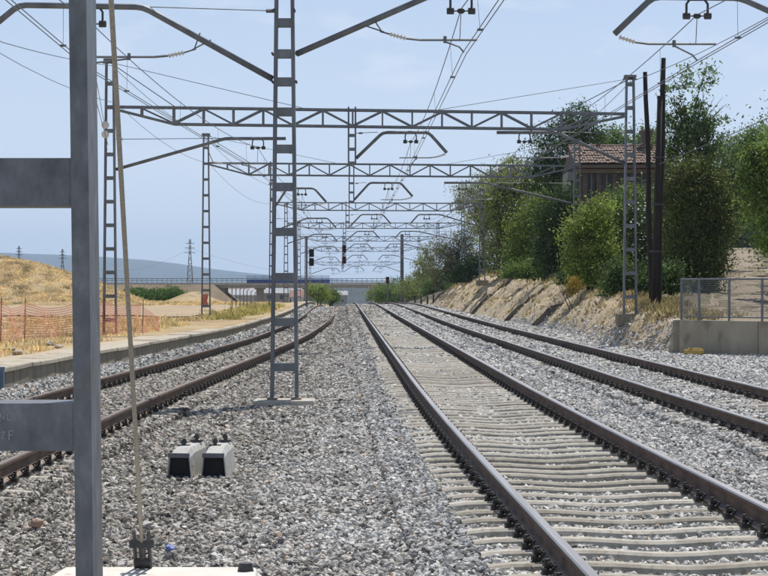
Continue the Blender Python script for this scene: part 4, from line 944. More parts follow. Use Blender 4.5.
def plant_(name, label, cat, base, blobs, nclump, per, clr, size, mat, group=None, trunk=.12, limbs=14, aspect=.55, hollow=.45, droop=0., stems=1, bare=0):
    """blobs: ellipsoids (cx,cy,cz,rx,ry,rz); leaves sit in clumps through the volume, denser to the outside."""
    base = Vector(base); t = empty(name, base); tag(t, label, cat, group)
    vol = np.array([b[3] * b[4] * b[5] for b in blobs]); pr = vol ** .8 / (vol ** .8).sum(); K = []
    for bi in rng.choice(len(blobs), nclump, p=pr):
        b = blobs[bi]; v = rng.normal(size=3); v /= np.linalg.norm(v); r = min(1.06, (hollow + (1 - hollow) * rng.random()) ** .8 * (1 + .13 * rng.normal()))
        K.append((b[0] + v[0] * r * b[3], b[1] + v[1] * r * b[4], b[2] + v[2] * r * b[5]))
    K = np.array(K); K[:, 2] = np.maximum(K[:, 2], base.z + .05)
    rad = clr * rng.lognormal(0, .35, nclump)
    C = np.repeat(K, per, 0) + rng.normal(size=(nclump * per, 3)) * np.repeat(rad, per)[:, None] * np.array([1, 1, .75])
    keep = rng.random(len(C)) < np.repeat(rng.uniform(.35, 1, nclump), per); C = C[keep]; C[:, 2] = np.maximum(C[:, 2], base.z + .02)
    o = link(bpy.data.objects.new('crown', leaf_mesh('crown', C, size, mat, droop, aspect))); o.parent = t; o.matrix_parent_inverse = mw(t).inverted()
    m = MB(); cz = np.mean([b[2] for b in blobs]); cc = Vector((np.average([b[0] for b in blobs], weights=vol), np.average([b[1] for b in blobs], weights=vol), np.average([b[2] for b in blobs], weights=vol)))
    for s_ in range(stems):
        off = Vector((random.uniform(-.3, .3), random.uniform(-.3, .3), 0)) * (stems > 1)
        top = cc + Vector((random.uniform(-.4, .4), random.uniform(-.4, .4), random.uniform(-.2, .6))) * (1 + (stems > 1))
        A = base + off - Vector((0, 0, .15)); mid = A.lerp(top, .5) + Vector((random.uniform(-.15, .15), 0, 0)) * (top - A).length * .2
        m.tube([A, A.lerp(mid, .5), mid, top], [trunk * 1.25, trunk, trunk * .75, trunk * .35], 7)
        for q in range(limbs // stems):
            k = Vector(K[random.randrange(nclump)]); f = random.uniform(.35, .95); s0 = A.lerp(mid, f * 2) if f < .5 else mid.lerp(top, f * 2 - 1)
            m.tube([s0, s0.lerp(k, .5) + Vector((random.uniform(-.2, .2), random.uniform(-.2, .2), .12)), k], [trunk * .38, trunk * .22, trunk * .08], 5)
    for q in range(bare):
        b = blobs[0]; a = cc; v = Vector((random.uniform(-1, 1) * b[3] * 1.3, random.uniform(-1, 1) * b[4], b[5] * random.uniform(.5, 1.5)))
        m.tube([a, a + v * .5 + Vector((random.uniform(-.2, .2), 0, .1)), a + v], [trunk * .3, trunk * .18, trunk * .06], 4)
    m.build('trunk', BARK, t); return t
def gb(u, Y): x = pxx(u, Y); return (x, Y, float(bankz(np.array(x), np.array(float(Y)))))
def blob(u, v, Y, ru, rv, ry=None): p = px(u, v, Y); a = ru * Y / F; return (p.x, Y, p.z, a, ry if ry else a, rv * Y / F)
DARKL = leafmat('dark_leaf', [(.022, .04, .012), (.042, .07, .02), (.065, .1, .03)], .25)
MIDL = leafmat('mid_leaf', [(.05, .08, .018), (.085, .13, .028), (.125, .18, .045)], .38)
BRIGHTL = leafmat('bright_leaf', [(.06, .095, .014), (.115, .165, .028), (.17, .215, .045), (.24, .27, .08)], .42)
OLIVEL = leafmat('olive_leaf', [(.06, .075, .02), (.11, .135, .03), (.165, .19, .05), (.22, .23, .09)], .4)
DULLL = leafmat('brown_leaf', [(.07, .07, .035), (.11, .11, .055), (.13, .145, .06), (.12, .1, .065)], .3)
GREYL = leafmat('grey_leaf', [(.12, .14, .075), (.18, .2, .11), (.24, .25, .15)], .3)
FRESHL = leafmat('fresh_leaf', [(.055, .085, .014), (.10, .145, .025), (.15, .2, .04), (.2, .24, .07)], .42)
CYPL = leafmat('cypress_leaf', [(.025, .036, .009), (.05, .066, .014), (.085, .1, .024), (.12, .125, .035)], .22)
G1 = 'trees on the embankment'
def B(Y, *l): return [blob(u, v, Y, ru, rv) for u, v, ru, rv in l]
plant('broadleaf_tree', 'dark dense tree rising behind the left end of the brown house', 'tree', gb(560, 134), B(134, (560, 152, 30, 30), (576, 124, 22, 18), (545, 178, 22, 28), (590, 135, 14, 14), (570, 185, 24, 24)), 340, 70, .36, .18, DARKL, G1, .2)
plant('broadleaf_tree', 'pale olive tree whose crown hides the right mast of the second gantry', 'tree', gb(518, 140), B(140, (520, 215, 36, 38), (502, 205, 22, 36), (545, 205, 26, 36), (515, 178, 20, 20), (500, 248, 18, 32), (520, 258, 24, 24)), 460, 90, .4, .18, OLIVEL, G1, .16)
plant('broadleaf_tree', 'fresh green young tree in front of the pale olive tree', 'tree', gb(530, 128), B(128, (532, 238, 18, 34), (524, 262, 18, 20), (542, 210, 16, 20), (518, 240, 12, 22)), 240, 90, .34, .17, FRESHL, G1, .12)
plant('broadleaf_tree', 'dark shaded tree with arching bare stems between the olive tree and the bright bush', 'tree', gb(557, 108), B(108, (556, 225, 22, 40), (566, 250, 18, 30), (548, 255, 16, 26), (570, 210, 14, 26)), 260, 80, .32, .15, DARKL, G1, .14, limbs=40, stems=6, bare=10)
plant('leafy_bush', 'bright green leafy bush to the left of the nearest gantry mast', 'bush', gb(592, 86), B(86, (590, 250, 22, 34), (578, 228, 12, 16), (604, 265, 20, 34), (598, 215, 14, 16), (582, 272, 14, 22)), 260, 90, .25, .13, BRIGHTL, G1, .07, stems=3)
plant('oleander_bush', 'tall dark oleander with pale blossom between the house and the wooden poles', 'bush', gb(630, 88), B(88, (628, 240, 20, 56), (642, 225, 22, 44), (620, 208, 16, 20), (650, 260, 20, 40), (612, 285, 18, 24)), 300, 80, .27, .14, leafmat('oleander_leaf', [(.03, .055, .016), (.065, .1, .028), (.11, .155, .055)], .3), G1, .08, stems=4, aspect=.3)
fl = bpy.data.objects['oleander_bush'] if 'oleander_bush' in bpy.data.objects else None
if fl:
    n = 160; C = np.array([list(px(u, v, 86.6)) for u, v in zip(rng.normal(640, 12, n), rng.uniform(190, 285, n))]); C[:, 1] += rng.uniform(-.8, .8, n)
    o = link(bpy.data.objects.new('blossom', leaf_mesh('blossom', C, .085, leafmat('blossom_white', [(.5, .5, .46), (.7, .7, .66)], .3), 0, .9))); o.parent = fl; o.matrix_parent_inverse = mw(fl).inverted()
plant('evergreen_tree', 'broad dense dark evergreen beside the lane behind the wooden poles', 'tree', gb(698, 82), B(82, (696, 225, 34, 66), (690, 185, 28, 26), (714, 205, 20, 36), (680, 270, 22, 40), (704, 268, 18, 38), (690, 295, 26, 18)), 620, 85, .3, .115, CYPL, G1, .2)
plant('slender_tree', 'tall thin tree with sparse upright branches standing above the dark evergreen', 'tree', gb(690, 96), B(96, (690, 150, 28, 26), (674, 104, 12, 30), (698, 112, 12, 38), (712, 140, 20, 26), (683, 78, 9, 14), (706, 78, 7, 16), (728, 150, 14, 16), (668, 140, 14, 30), (690, 130, 20, 26)), 250, 40, .22, .17, leafmat('poplar_leaf', [(.05, .08, .025), (.085, .13, .04), (.14, .185, .065)], .42), G1, .13, limbs=40, stems=4, bare=14)
plant('broadleaf_tree', 'light green tree overhanging the right edge of the lane', 'tree', (15.3, 72, .9), B(72, (770, 165, 20, 30), (757, 195, 14, 26), (778, 215, 20, 44), (753, 165, 12, 18), (800, 180, 34, 60), (765, 245, 10, 16)), 340, 85, .26, .14, leafmat('lime_leaf', [(.05, .08, .015), (.085, .135, .025), (.13, .185, .04), (.19, .24, .07)], .42), G1, .14)
plant('broadleaf_tree', 'tall leafy tree filling the gap between the slender tree and the light green one', 'tree', gb(707, 130), B(130, (738, 165, 16, 26), (752, 185, 16, 34), (732, 200, 14, 32), (745, 145, 10, 12), (760, 150, 16, 26)), 330, 85, .36, .17, leafmat('walnut_leaf', [(.045, .075, .016), (.08, .125, .027), (.12, .175, .045)], .38), G1, .16)
plant('leafy_bush', 'yellow green bush in front of the brown house wall', 'bush', gb(618, 101), B(101, (612, 212, 18, 14), (632, 205, 16, 16), (596, 222, 14, 12), (645, 222, 14, 20)), 170, 80, .26, .15, OLIVEL, G1, .06, stems=4)
plant('broadleaf_tree', 'dark tree on the left verge closing in over the lane', 'tree', gb(716, 112), B(112, (718, 205, 18, 52), (706, 240, 18, 50), (722, 240, 8, 30), (732, 190, 14, 34)), 300, 80, .36, .16, DARKL, G1, .16)
GV = 'trees along the lane'
for (Y, off, r, h, l, lab) in ((63, 3.5, 2.7, 8.5, DARKL, 'dark tree casting shade over the bottom of the lane'), (82, 3.4, 2.6, 9, MIDL, 'broad tree shading the lane just above the light green tree'), (96, 3.5, 2.8, 9.5, MIDL, 'round green tree beside the lower right verge of the lane'), (118, 3.6, 2.9, 10, MIDL, 'green tree with low skirts a third of the way up the right verge'), (142, 3.6, 2.9, 10, DARKL, 'dark tree halfway up the right verge of the lane'), (172, 3.8, 2.8, 7, MIDL, 'tall green tree above the middle of the right verge'), (210, 4.0, 3.0, 7.5, FRESHL, 'sunlit fresh green tree near the upper right verge'), (255, 4.2, 3.2, 8, MIDL, 'tree at the upper end of the right verge'),
        (135, -3.6, 2.4, 7, CYPL, 'dark slim tree on the left verge behind the evergreen'), (165, -4.0, 2.6, 7.5, DARKL, 'dark tree halfway up the left verge'), (200, -4.0, 2.8, 8, MIDL, 'green tree on the upper left verge'), (250, -4.2, 3, 8, DARKL, 'dark tree at the upper end of the left verge'), (330, -1.0, 5, 11, FRESHL, 'sunlit tree closing the top of the lane'), (322, .5, 5, 4.5, MIDL, 'low dense bush where the lane disappears'), (345, 6, 6, 12, MIDL, 'large tree behind the top of the lane'), (340, -9, 6, 12, DARKL, 'dark wide tree behind the top of the lane')):
    x = float(lanex(Y)) + off; z = float(bankz(np.array(x), np.array(float(Y))))
    plant('verge_tree', lab, 'tree', (x, Y, z), [(x, Y, z + h * .6, r, r, h * .42), (x + (.5 if off > 0 else -.4), Y - .5, z + h * .3, r * .75, r * .9, h * .3), (x - .3, Y + .4, z + h * .85, r * .6, r * .6, h * .2)], 190 if r < 4 else 420, 70 if r < 4 else 90, .4 if r < 4 else .7, .2 if r < 4 else .34, l, GV, .14)
plant('broadleaf_tree', 'dark tree with sunlit top behind the gap between house and wooden poles', 'tree', gb(640, 142), B(142, (612, 140, 20, 12), (650, 155, 22, 30), (625, 160, 20, 20)), 220, 60, .38, .19, MIDL, G1, .2)
plant('scrub_bush', 'dark understorey scrub on the slope edge below the pale olive tree', 'bush', gb(545, 112), B(112, (540, 275, 20, 14), (560, 278, 18, 12), (520, 274, 16, 12)), 200, 70, .26, .14, MIDL, G1, .05, stems=5)
plant('scrub_bush', 'low dark scrub behind the nearest gantry mast foot', 'bush', gb(644, 76), B(76, (640, 288, 26, 20), (618, 284, 16, 24), (668, 285, 18, 26)), 260, 75, .2, .12, leafmat('scrub_leaf', [(.025, .045, .012), (.055, .09, .024), (.1, .145, .045)], .25), G1, .05, stems=5)
plant('scrub_bush', 'low scrub at the slope edge under the bright green bush', 'bush', gb(576, 92), B(92, (574, 278, 16, 14), (592, 286, 16, 12)), 120, 70, .2, .12, DARKL, G1, .05, stems=5)
plant('yellow_shrub', 'small yellow flowering shrub at the edge of the sandy slope', 'bush', gb(574, 84), B(84, (574, 286, 6, 8)), 30, 44, .12, .09, leafmat('yellow_leaf', [(.3, .2, .03), (.42, .3, .05), (.5, .38, .1)], .3), None, .02, stems=3)
plant('bare_thicket', 'brownish half bare thicket at the far end of the tree belt', 'tree', gb(460, 190), B(190, (458, 255, 20, 30), (441, 265, 18, 26), (474, 245, 14, 32)), 300, 55, .32, .17, DULLL, G1, .12, limbs=60, stems=6, bare=20)
plant('broadleaf_tree', 'thin grey green tree above the brownish thicket', 'tree', gb(486, 168), B(168, (484, 200, 18, 30), (468, 205, 16, 24), (496, 188, 16, 24), (508, 168, 12, 12), (490, 240, 12, 28)), 260, 50, .36, .19, GREYL, G1, .14, limbs=30)
plant('leafy_bush', 'dark green bush at the top of the bare slope beside the thicket', 'bush', gb(478, 165), B(165, (474, 268, 12, 12), (463, 278, 14, 12), (488, 266, 10, 14)), 140, 60, .3, .17, DARKL, G1, .05, stems=4)
plant('leafy_bush', 'low green bush at the far foot of the tree belt', 'bush', gb(444, 215), B(215, (440, 284, 16, 14), (428, 288, 12, 10)), 130, 55, .32, .19, MIDL, G1, .05, stems=4)
# beyond the crest
for (u, v, Y, ru, rv, l, lab, g) in ((318, 292, 262, 12, 10, BRIGHTL, 'bright green bush beside the loop line at the crest', None), (330, 296, 272, 8, 7, MIDL, 'dark small bush to the right of the bright crest bush', None), (398, 290, 300, 16, 14, MIDL, 'green tree in front of the road bridge beside the right track', None), (386, 293, 296, 12, 10, MIDL, 'broad green bush at the crest left of the short red signal', None), (408, 290, 285, 14, 13, OLIVEL, 'yellowish bush behind the thick concrete pole', None), (426, 268, 245, 14, 26, OLIVEL, 'olive tree at the far end of the thicket', None), (376, 294, 310, 10, 10, OLIVEL, 'pale green bush under the road bridge', None), (418, 287, 290, 14, 14, OLIVEL, 'olive bush at the far end of the sandy slope', None)):
    x = pxx(u, Y); zb_ = pz(v, Y) - rv * Y / F - .6
    plant('crest_bush', lab, 'bush', (x, Y, max(zb_, -9)), [blob(u, v, Y, ru, rv), blob(u + ru * .5, v + rv * .3, Y + 2, ru * .7, rv * .7)], 120, 55, .32, .2, l, 'bushes near the road bridge', .08, stems=3)
# hedge rows on the left
for (u, v, Y, ru, rv, lab) in ((138, 297, 228, 13, 7, 'green vine row at the end beside the spoil mound'), (156, 298, 226, 14, 7, 'middle green vine row below the road embankment'), (174, 298, 224, 11, 8, 'green vine row nearest the pale earth heap')):
    x = pxx(u, Y); zg2 = float(fieldz(np.array(x), np.array(float(Y)))); zc = max(pz(v, Y), zg2 + .3)
    plant('vine_row', lab, 'vines', (x, Y, zg2), [(x, Y, zc, ru * Y / F, 3.0, rv * Y / F)], 260, 70, .3, .2, leafmat('vine_leaf', [(.035, .07, .012), (.055, .1, .02), (.08, .13, .03)], .3), 'vine rows in the field', .05, stems=3)

# dry grass (uncountable)
def grass(name, n, fn, h, cols, label, wblade=.012):
    P = fn(n); n = len(P); ang = rng.uniform(0, 6.28, n); hh = h * rng.lognormal(0, .4, n); lean = rng.normal(0, .35, (n, 2)) * hh[:, None]
    dx = np.stack([np.cos(ang), np.sin(ang), np.zeros(n)], 1) * wblade * (1 + P[:, 1:2] / 45)
    tip = P + np.concatenate([lean, hh[:, None]], 1)
    V = np.stack([P - dx, P + dx, tip], 1).reshape(-1, 3)
    me = bpy.data.meshes.new(name); me.vertices.add(3 * n); me.vertices.foreach_set('co', V.astype(np.float32).ravel()); me.loops.add(3 * n); me.loops.foreach_set('vertex_index', np.arange(3 * n, dtype=np.int32))
    me.polygons.add(n); me.polygons.foreach_set('loop_start', np.arange(0, 3 * n, 3, dtype=np.int32)); me.polygons.foreach_set('loop_total', np.full(n, 3, dtype=np.int32))
    me.materials.append(leafmat(name + '_blade', cols, .35)); me.update(calc_edges=True); o = link(bpy.data.objects.new(name, me)); tag(o, label, 'grass', kind='stuff')
def tufts(cx, cy, n, sp): k = rng.integers(0, len(cx), n); return cx[k] + rng.normal(0, sp, n), cy[k] + rng.normal(0, sp, n)
def f_left(n):
    T = n // 30; y = 30 + 130 * rng.random(T) ** 1.3; x = wallx(y) - 1.9 - np.abs(rng.normal(0, 1, T)) * (2 + y * .08); x, y = tufts(x, y, n, .16)
    k = (x < wallx(y) - 1.3) & ~((y > 89) & (y < 138) & (x < wallx(y) - 3.2)) & ~((y < 70) & (rng.random(len(x)) < .6)); x, y = x[k], y[k]; return np.stack([x, y, fieldz(x, y)], 1)
grass('dry_grass', 60000, f_left, .10, [(.32, .23, .1), (.45, .34, .17), (.56, .45, .26), (.32, .29, .11)], 'dry straw coloured grass on the field behind the platform')
def f_green(n):
    T = n // 40; y = 85 + 55 * rng.random(T); x = wallx(y) - 1.0 - np.abs(rng.normal(0, 1.2, T)); x, y = tufts(x, y, n, .2); z = np.maximum(fieldz(x, y), np.interp(y, YY, Z1) + .1); return np.stack([x, y, z], 1)
grass('green_weeds', 4500, f_green, .14, [(.12, .14, .035), (.28, .25, .08), (.42, .34, .15)], 'tall green and yellow weeds along the platform edge')
def f_bank(n):
    T = n // 35; y = 56 + 130 * rng.random(T); w = bw(y); x = footx(y) + w + .1 + np.abs(rng.normal(0, .9, T)); x, y = tufts(x, y, n, .16); return np.stack([x, y, bankz(x, y)], 1)
grass('bank_grass', 42000, f_bank, .13, [(.1, .08, .03), (.2, .15, .07), (.34, .27, .14), (.12, .13, .04)], 'dry grass and weeds fringing the top of the embankment')
def f_slope(n):
    T = n // 22; y = 58 + 110 * rng.random(T); x = footx(y) + bw(y) * rng.random(T) ** .6; x, y = tufts(x, y, n, .09); return np.stack([x, y, bankz(x, y)], 1)
grass('slope_tufts', 5000, f_slope, .11, [(.16, .13, .06), (.3, .24, .12), (.4, .33, .19)], 'scattered dry tufts on the eroded sandy slope')
def f_mound(n):
    T = n // 30; x = -17 - 22 * rng.random(T); y = 138 + 20 * rng.random(T); x, y = tufts(x, y, n, .25); return np.stack([x, y, fieldz(x, y)], 1)
grass('mound_grass', 70000, f_mound, .09, [(.36, .28, .15), (.44, .35, .2), (.52, .43, .27), (.32, .27, .13)], 'dry grass covering the spoil mound')

# ------------------------------------------------------------------ orange barrier netting
NETM = surf('orange_plastic', [(.3, (.68, .2, .13)), (.7, (.8, .32, .23))], 3, .6, 0)
NET = empty('barrier_netting', (-8, 44, .1)); tag(NET, 'sagging orange plastic barrier netting on thin stakes behind the platform', 'netting')
npts = [(-8.2, 33.5), (-7.9, 37.5), (-8.7, 43), (-9.4, 49), (-9.8, 54.5), (-8.95, 58), (-8.3, 59.2), (-7.55, 62.5), (-7.4, 66)]
hts = [.85, .8, .95, 1.0, 1.0, .95, 1.0, .9, .4]
RSTAKE = surf('rusty_stake', [(.3, (.12, .05, .035)), (.7, (.22, .1, .07))], 9, .8, 0)
for i in range(len(npts) - 1):
    (xa, ya_), (xb, yb2) = npts[i], npts[i + 1]; L = math.hypot(xb - xa, yb2 - ya_); n = int(L / .08); m = MB(); rows = 13
    za = float(fieldz(np.array(xa), np.array(ya_))) + .02; zb2 = float(fieldz(np.array(xb), np.array(yb2))) + .02
    def P(s, r):
        sag = math.sin(math.pi * s); h = (hts[i] + (hts[i + 1] - hts[i]) * s) * (1 - .16 * sag); f = r / rows
        return Vector((xa + (xb - xa) * s + .05 * math.sin(9 * s + i + 3 * f), ya_ + (yb2 - ya_) * s, za + (zb2 - za) * s + h * f))
    w = .0078
    for r in range(rows + 1):
        for k in range(0, n, 3):
            a, b = P(k / n, r), P(min(1, (k + 3) / n), r); m.add([a - Vector((0, 0, w)), b - Vector((0, 0, w)), b + Vector((0, 0, w)), a + Vector((0, 0, w))], [(0, 1, 2, 3)])
    tdir = Vector((xb - xa, yb2 - ya_, 0)).normalized() * w
    for k in range(n + 1):
        for r in range(0, rows, 4):
            a, b = P(k / n, r), P(k / n, min(rows, r + 4)); m.add([a - tdir, a + tdir, b + tdir, b - tdir], [(0, 1, 2, 3)])
    o = m.build('net_panel', NETM, NET); tag(o, kind='stuff')
    m = MB(); m.tube([(xa, ya_, za - .2), (xa + .03, ya_, za + hts[i] + .12)], .014, 6); m.build('stake', RSTAKE, NET)
# rubble behind the netting
for i in range(9):
    y = 40 + 2.3 * i; x = float(wallx(y)) - 1.9 - random.random() * 1.2
    rock('rubble_stone', (x, y, float(fieldz(np.array(x), np.array(y))) + .05), (.10 + .1 * random.random(), .12, .06), TANROCK, 'pale rubble stone beside the orange netting', 'stone', 'rubble beside the netting', i)
# red sheet at second gantry mast
m = MB(); a = px(205, 294.5, 91.4); N = 8
V = []; 
for j in range(N + 1):
    for i in range(4): q = px(202.3 + i * 1.8, 294 + 11.5 * j / N, 91.35); V.append((q.x + .02 * math.sin(j), q.y + .03 * math.sin(i * 2 + j), q.z))
m.add(V, [(j * 4 + i, j * 4 + i + 1, (j + 1) * 4 + i + 1, (j + 1) * 4 + i) for j in range(N) for i in range(3)])
rs_ = m.build('red_sheet', surf('red_plastic', [(.3, (.74, .2, .14)), (.7, (.82, .3, .22))], 4, .6, 0)); rs_.modifiers.new('t', 'SOLIDIFY').thickness = .01; tag(rs_, 'orange red warning sheet tied to the foot of a gantry mast', 'sheet')
# thin pale posts near the field edge
for i, (u, Y) in enumerate(((232, 118), (236, 121), (240, 124), (243.5, 127), (247, 130), (251, 134), (255, 138))):
    x = pxx(u, Y); z = float(fieldz(np.array(x), np.array(float(Y)))); m = MB(); m.tube([(x, Y, z - .2), (x, Y, pz(287 + i, Y))], .028, 6); m.tube([(x, Y, pz(287 + i, Y)), (x + .12, Y - .1, pz(285.5 + i, Y))], .024, 6)
    tag(m.build('fence_post', GALVF), 'thin grey bent top fence post in the dry field before the bridge', 'post', 'fence posts in the field')

# ------------------------------------------------------------------ road bridge
YBR = 350.0; BR = empty('road_bridge', (0, YBR, -5)); tag(BR, 'long flat concrete road bridge crossing the line with a blue screen on its parapet', 'bridge')
BC = surf('bridge_concrete', [(.3, (.30, .28, .25)), (.7, (.42, .4, .36))], .6, .9, .2, 4, stretch=(1, 1, 3))
def bb(name, u0, u1, v0, v1, y0, y1, mat, par=BR):
    m = MB(); x0, x1 = pxx(u0, YBR), pxx(u1, YBR); z0, z1 = pz(v1, YBR), pz(v0, YBR); m.box(((x0 + x1) / 2, (y0 + y1) / 2, (z0 + z1) / 2), (x1 - x0, y1 - y0, z1 - z0)); return m.build(name, mat, par)
bb('deck', 60, 560, 283.6, 288, YBR, YBR + 9, BC); bb('edge_beam', 60, 560, 282.8, 285.2, YBR - .35, YBR - .005, surf('edge_concrete', [(.3, (.38, .36, .33)), (.7, (.5, .48, .44))], .8, .9, 0))
for y in (YBR + .1, YBR + 8.8):
    m = MB(); 
    for u in range(62, 560, 5): a = px(u, 282.8, y); m.tube([a, a + Vector((0, 0, .75))], .04, 5)
    for h in (.4, .75): m.tube([px(60, 282.8, y) + Vector((0, 0, h)), px(560, 282.8, y) + Vector((0, 0, h))], .04, 5)
    m.build('parapet_rail', GALVF, BR)
for u in (258.5, 306.5, 430, 480):
    pb = bb('pier', u - 3, u + 3, 288, 330, YBR + 2, YBR + 7, BC); bb('pier_cap', u - 4.5, u + 4.5, 287.8, 289.5, YBR + 1.2, YBR + 7.8, BC, pb)
bb('abutment', 214, 224.5, 288, 330, YBR + .5, YBR + 8.5, BC)
# approach embankment
m = MB(); xs = [pxx(u, YBR) for u in (-400, 60, 150, 214)]; V = []
for x in xs: V += [(x, YBR - 14, -4), (x, YBR - .8, pz(284.4, YBR)), (x, YBR + 10, pz(284.4, YBR)), (x, YBR + 24, -4)]
V += [(xs[-1] + 9, YBR - 6, -5.5), (xs[-1] + 9, YBR + 14, -5.5)]
m.add(V, [(i * 4 + k, (i + 1) * 4 + k, (i + 1) * 4 + k + 1, i * 4 + k + 1) for i in range(3) for k in range(3)] + [(12, 16, 13), (13, 16, 17, 14), (14, 17, 15)])
eb = m.build('road_embankment', surf('bank_scrub', [(.3, (.15, .115, .07)), (.55, (.24, .18, .115)), (.8, (.32, .25, .165))], .25, .95, .5, 3, detail=8)); fix_normals(eb); tag(eb, kind='structure')
SCR = surf('blue_screen', [(.3, (.02, .05, .22)), (.7, (.04, .085, .32))], 1, .5, 0)
SCG = surf('screen_mesh', [(.3, (.16, .24, .42)), (.7, (.24, .33, .5))], 1, .5, 0)
us = np.linspace(247, 330, 11)
for i in range(10):
    sp_ = bb('screen_panel', us[i] + .15, us[i + 1] - .15, 279.6, 283, YBR - .5, YBR - .38, SCR)
    bb('screen_post', us[i] - .15, us[i] + .15, 275.3, 283, YBR - .55, YBR - .35, GALVF)
    m = MB()
    for k in range(1, 14): u = us[i] + (us[i + 1] - us[i]) * k / 14; m.tube([px(u, 279.6, YBR - .44), px(u, 275.6, YBR - .44)], .02, 4)
    for v in np.linspace(275.6, 279.2, 7): m.tube([px(us[i], v, YBR - .44), px(us[i + 1], v, YBR - .44)], .018, 4)
    o = m.build('screen_mesh', SCG, BR); tag(o, kind='stuff')

# ------------------------------------------------------------------ far houses below and beyond the bridge
random.seed(11)
HW = [surf('far_plaster_%d' % i, [(.3, c), (.7, tuple(k * 1.2 for k in c))], .3, .9, 0) for i, c in enumerate([(.3, .29, .28), (.25, .23, .2), (.42, .41, .4), (.22, .21, .21)])]
RFM = surf('far_roof', [(.3, (.22, .11, .075)), (.7, (.32, .18, .13))], .4, .9, 0); GRF = surf('grey_shed_roof', [(.3, (.26, .27, .29)), (.7, (.36, .37, .39))], .3, .7, 0)
def far_house(u, Y, w, d, h, mw_, mr, label, flat=False):
    x = pxx(u, Y); zb_ = pz(293 + (u * 7) % 6, Y) - h; hh = empty('far_house', (x, Y, zb_)); tag(hh, label, 'house', 'houses beyond the road bridge')
    m = MB(); m.box((x, Y, zb_ + h / 2), (w, d, h)); m.build('wall', mw_, hh)
    m = MB(); r = .12 * w if not flat else .06 * w
    m.add([(x - w / 2 - .4, Y - d / 2 - .4, zb_ + h), (x + w / 2 + .4, Y - d / 2 - .4, zb_ + h), (x + w / 2 + .4, Y, zb_ + h + r + 1), (x - w / 2 - .4, Y, zb_ + h + r + 1), (x - w / 2 - .4, Y + d / 2 + .4, zb_ + h), (x + w / 2 + .4, Y + d / 2 + .4, zb_ + h)], [(0, 1, 2, 3), (3, 2, 5, 4), (0, 3, 4), (1, 5, 2), (0, 4, 5, 1)]); m.build('roof', mr, hh)
    for fl in range(max(1, int(h / 3))):
        for k in range(max(2, int(w / 4))):
            xx = x - w / 2 + (k + .5) * w / max(2, int(w / 4)); m = MB(); m.box((xx, Y - d / 2 - .04, zb_ + 1.7 + 3 * fl), (1.2, .08, 1.4)); m.build('window', DK, hh)
far_house(236, 620, 15, 12, 5, HW[0], GRF, 'low grey roofed shed next to the bridge abutment', True)
far_house(246, 700, 13, 10, 6.5, HW[2], RFM, 'white house with red roof behind the low grey shed')
far_house(270, 640, 12, 10, 6, HW[1], GRF, 'tan house with grey roof right of the first bridge pier')
far_house(285, 760, 16, 10, 7, HW[3], GRF, 'grey house visible under the blue bridge screen')
far_house(298, 690, 11, 10, 6, HW[2], RFM, 'white red roofed house left of the second bridge pier')
far_house(338, 980, 9, 8, 4.5, HW[3], GRF, 'small grey house seen down the line under the bridge')

# ------------------------------------------------------------------ signals
BLK = surf('signal_black', [(.3, (.012, .012, .013)), (.7, (.03, .03, .032))], 5, .5, 0); REDB = surf('signal_red_brown', [(.3, (.14, .03, .03)), (.7, (.22, .06, .05))], 5, .6, 0)
def signal_head(par, x, y, z, w, h, mat, lamps=3):
    m = MB(); m.box((x, y, z), (w, .12, h)); hd = m.build('signal_head', mat, par); bevel(hd, .05, 2)
    for k in range(lamps):
        zz_ = z + h * (k - (lamps - 1) / 2) / lamps; m = MB(); m.tube([(x, y - .07, zz_), (x, y - .32, zz_ - .02)], [.11, .13], 10, cap=False); m.tube([(x, y - .08, zz_), (x, y - .065, zz_)], .1, 10); m.build('lamp_hood', BLK, hd)
Ys = 168; x = pxx(311.5, Ys); sg = empty('signal_mast', (x - .3, Ys, -.2)); tag(sg, 'signal mast with two black lamp heads on the platform side', 'signal')
m = MB(); m.tube([(x - .42, Ys + .1, -.4), (x - .42, Ys + .1, pz(236, Ys))], .09, 8); m.build('signal_pole', GALVF, sg)
for v in (253, 262): signal_head(sg, x, Ys, pz(v, Ys), .42, .66, BLK, 2); m = MB(); m.beam((x - .42, Ys + .1, pz(v, Ys)), (x, Ys + .08, pz(v, Ys)), .06, .06); m.build('head_bracket', GALVF, sg)
Ys = 172.7; x = pxx(344.3, Ys); sg = empty('hanging_signal', (x, Ys, pz(263, Ys))); tag(sg, 'reddish pair of signal heads fixed to a gantry drop post over the line', 'signal')
for v in (248.5, 260): signal_head(sg, x, Ys - .05, pz(v, Ys), .34, .62, REDB, 2)
m = MB(); m.beam((x, Ys + .06, pz(244, Ys)), (x, Ys + .06, pz(264, Ys)), .08, .06); m.build('back_strap', GALVF, sg)
Ys = 212; x = pxx(387.5, Ys); sg = empty('dwarf_signal', (x, Ys, -.5)); tag(sg, 'short signal post with red top between the two right tracks', 'signal')
m = MB(); m.tube([(x, Ys, -.6), (x, Ys, pz(283, Ys))], .07, 8); m.build('signal_pole', GALVF, sg); signal_head(sg, x, Ys, pz(280, Ys), .36, .7, REDB, 2); m = MB(); m.box((x, Ys, -.45), (.5, .5, .5)); m.build('foundation', REDB, sg)
Yp = 290; x = pxx(402, Yp); cp = empty('concrete_pole', (x, Yp, -2)); tag(cp, 'thick dark concrete pole beside the right track near the road bridge', 'pole')
m = MB(); m.tube([(x, Yp, -2.6), (x, Yp, pz(235, Yp))], [.3, .22], 8); m.build('pole_shaft', surf('dark_concrete', [(.3, (.10, .1, .1)), (.7, (.16, .155, .15))], 2, .9, 0), cp); m = MB(); m.box((x, Yp, pz(235, Yp) + .05), (.5, .5, .12)); m.build('pole_cap', GALVF, cp)

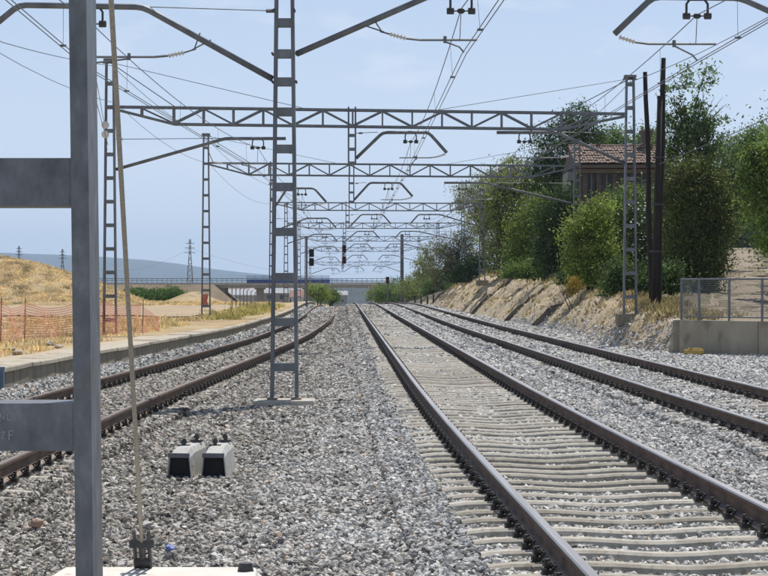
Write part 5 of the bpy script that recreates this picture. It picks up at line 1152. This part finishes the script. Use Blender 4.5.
# ------------------------------------------------------------------ pylons
def pylon(u, vt, vb, Y, label, arms=3):
    x = pxx(u, Y); zt_ = pz(vt, Y); zb_ = pz(vb, Y); h = zt_ - zb_; py = empty('power_pylon', (x, Y, zb_)); tag(py, label, 'pylon', 'power line pylons')
    w0, w1 = h * .13, h * .035; m = MB(); r = Y / F * .28; N = 8
    cs = lambda f: w0 + (w1 - w0) * min(1, f * 1.35)
    for sx in (-1, 1):
        for sy in (-1, 1): m.tube([(x + sx * cs(f) / 2, Y + sy * cs(f) / 2, zb_ + h * f) for f in np.linspace(0, 1, 8)], r, 4)
    for i in range(N):
        f0, f1 = i / N, (i + 1) / N
        for sy in (-1, 1): m.tube([(x - cs(f0) / 2, Y + sy * cs(f0) / 2, zb_ + h * f0), (x + cs(f1) / 2, Y + sy * cs(f1) / 2, zb_ + h * f1)], r * .6, 3); m.tube([(x + cs(f0) / 2, Y + sy * cs(f0) / 2, zb_ + h * f0), (x - cs(f1) / 2, Y + sy * cs(f1) / 2, zb_ + h * f1)], r * .6, 3)
    tw_ = m.build('tower', GALVF, py)
    for k in range(arms):
        z = zb_ + h * (.7 + .1 * k); m = MB(); L = h * .13 * (1 - .12 * k); m.tube([(x - L, Y, z), (x, Y, z + h * .025), (x + L, Y, z)], r * .8, 4); m.tube([(x - L, Y, z), (x + L, Y, z)], r * .8, 4)
        m.build('cross_arm', GALVF, py)
    return Vector((x, Y, zb_ + h * .8))
pA = pylon(190, 239, 285, 800, 'tall lattice power pylon standing before the slope of the blue hill')
pB = pylon(62.5, 249, 280, 900, 'lattice power pylon hidden partly by the foreground mast and mound', 3)
pC = pylon(19, 246, 275, 850, 'lattice power pylon poking above the spoil mound', 3)
wire('thin power line strung between the far pylons', [pC, pB, pA, Vector((pxx(420, 900), 900, pz(262, 900)))], .035, 8, grp='pylon lines')

# ------------------------------------------------------------------ haze
m = MB(); m.box((0, 4400, 90), (16000, 8960, 250))
hz = m.build('haze', None); hz.data.materials.clear()
hm = bpy.data.materials.new('haze'); hm.use_nodes = True; hn = hm.node_tree.nodes; hl_ = hm.node_tree.links
hn.remove(hn['Principled BSDF']); pv_ = hn.new('ShaderNodeVolumePrincipled'); pv_.inputs['Color'].default_value = (.56, .75, 1, 1); pv_.inputs['Density'].default_value = .00011; pv_.inputs['Anisotropy'].default_value = .3
hl_.new(pv_.outputs[0], hn['Material Output'].inputs['Volume']); hz.data.materials.append(hm); tag(hz, 'pale summer haze over the whole valley', 'haze', kind='stuff')
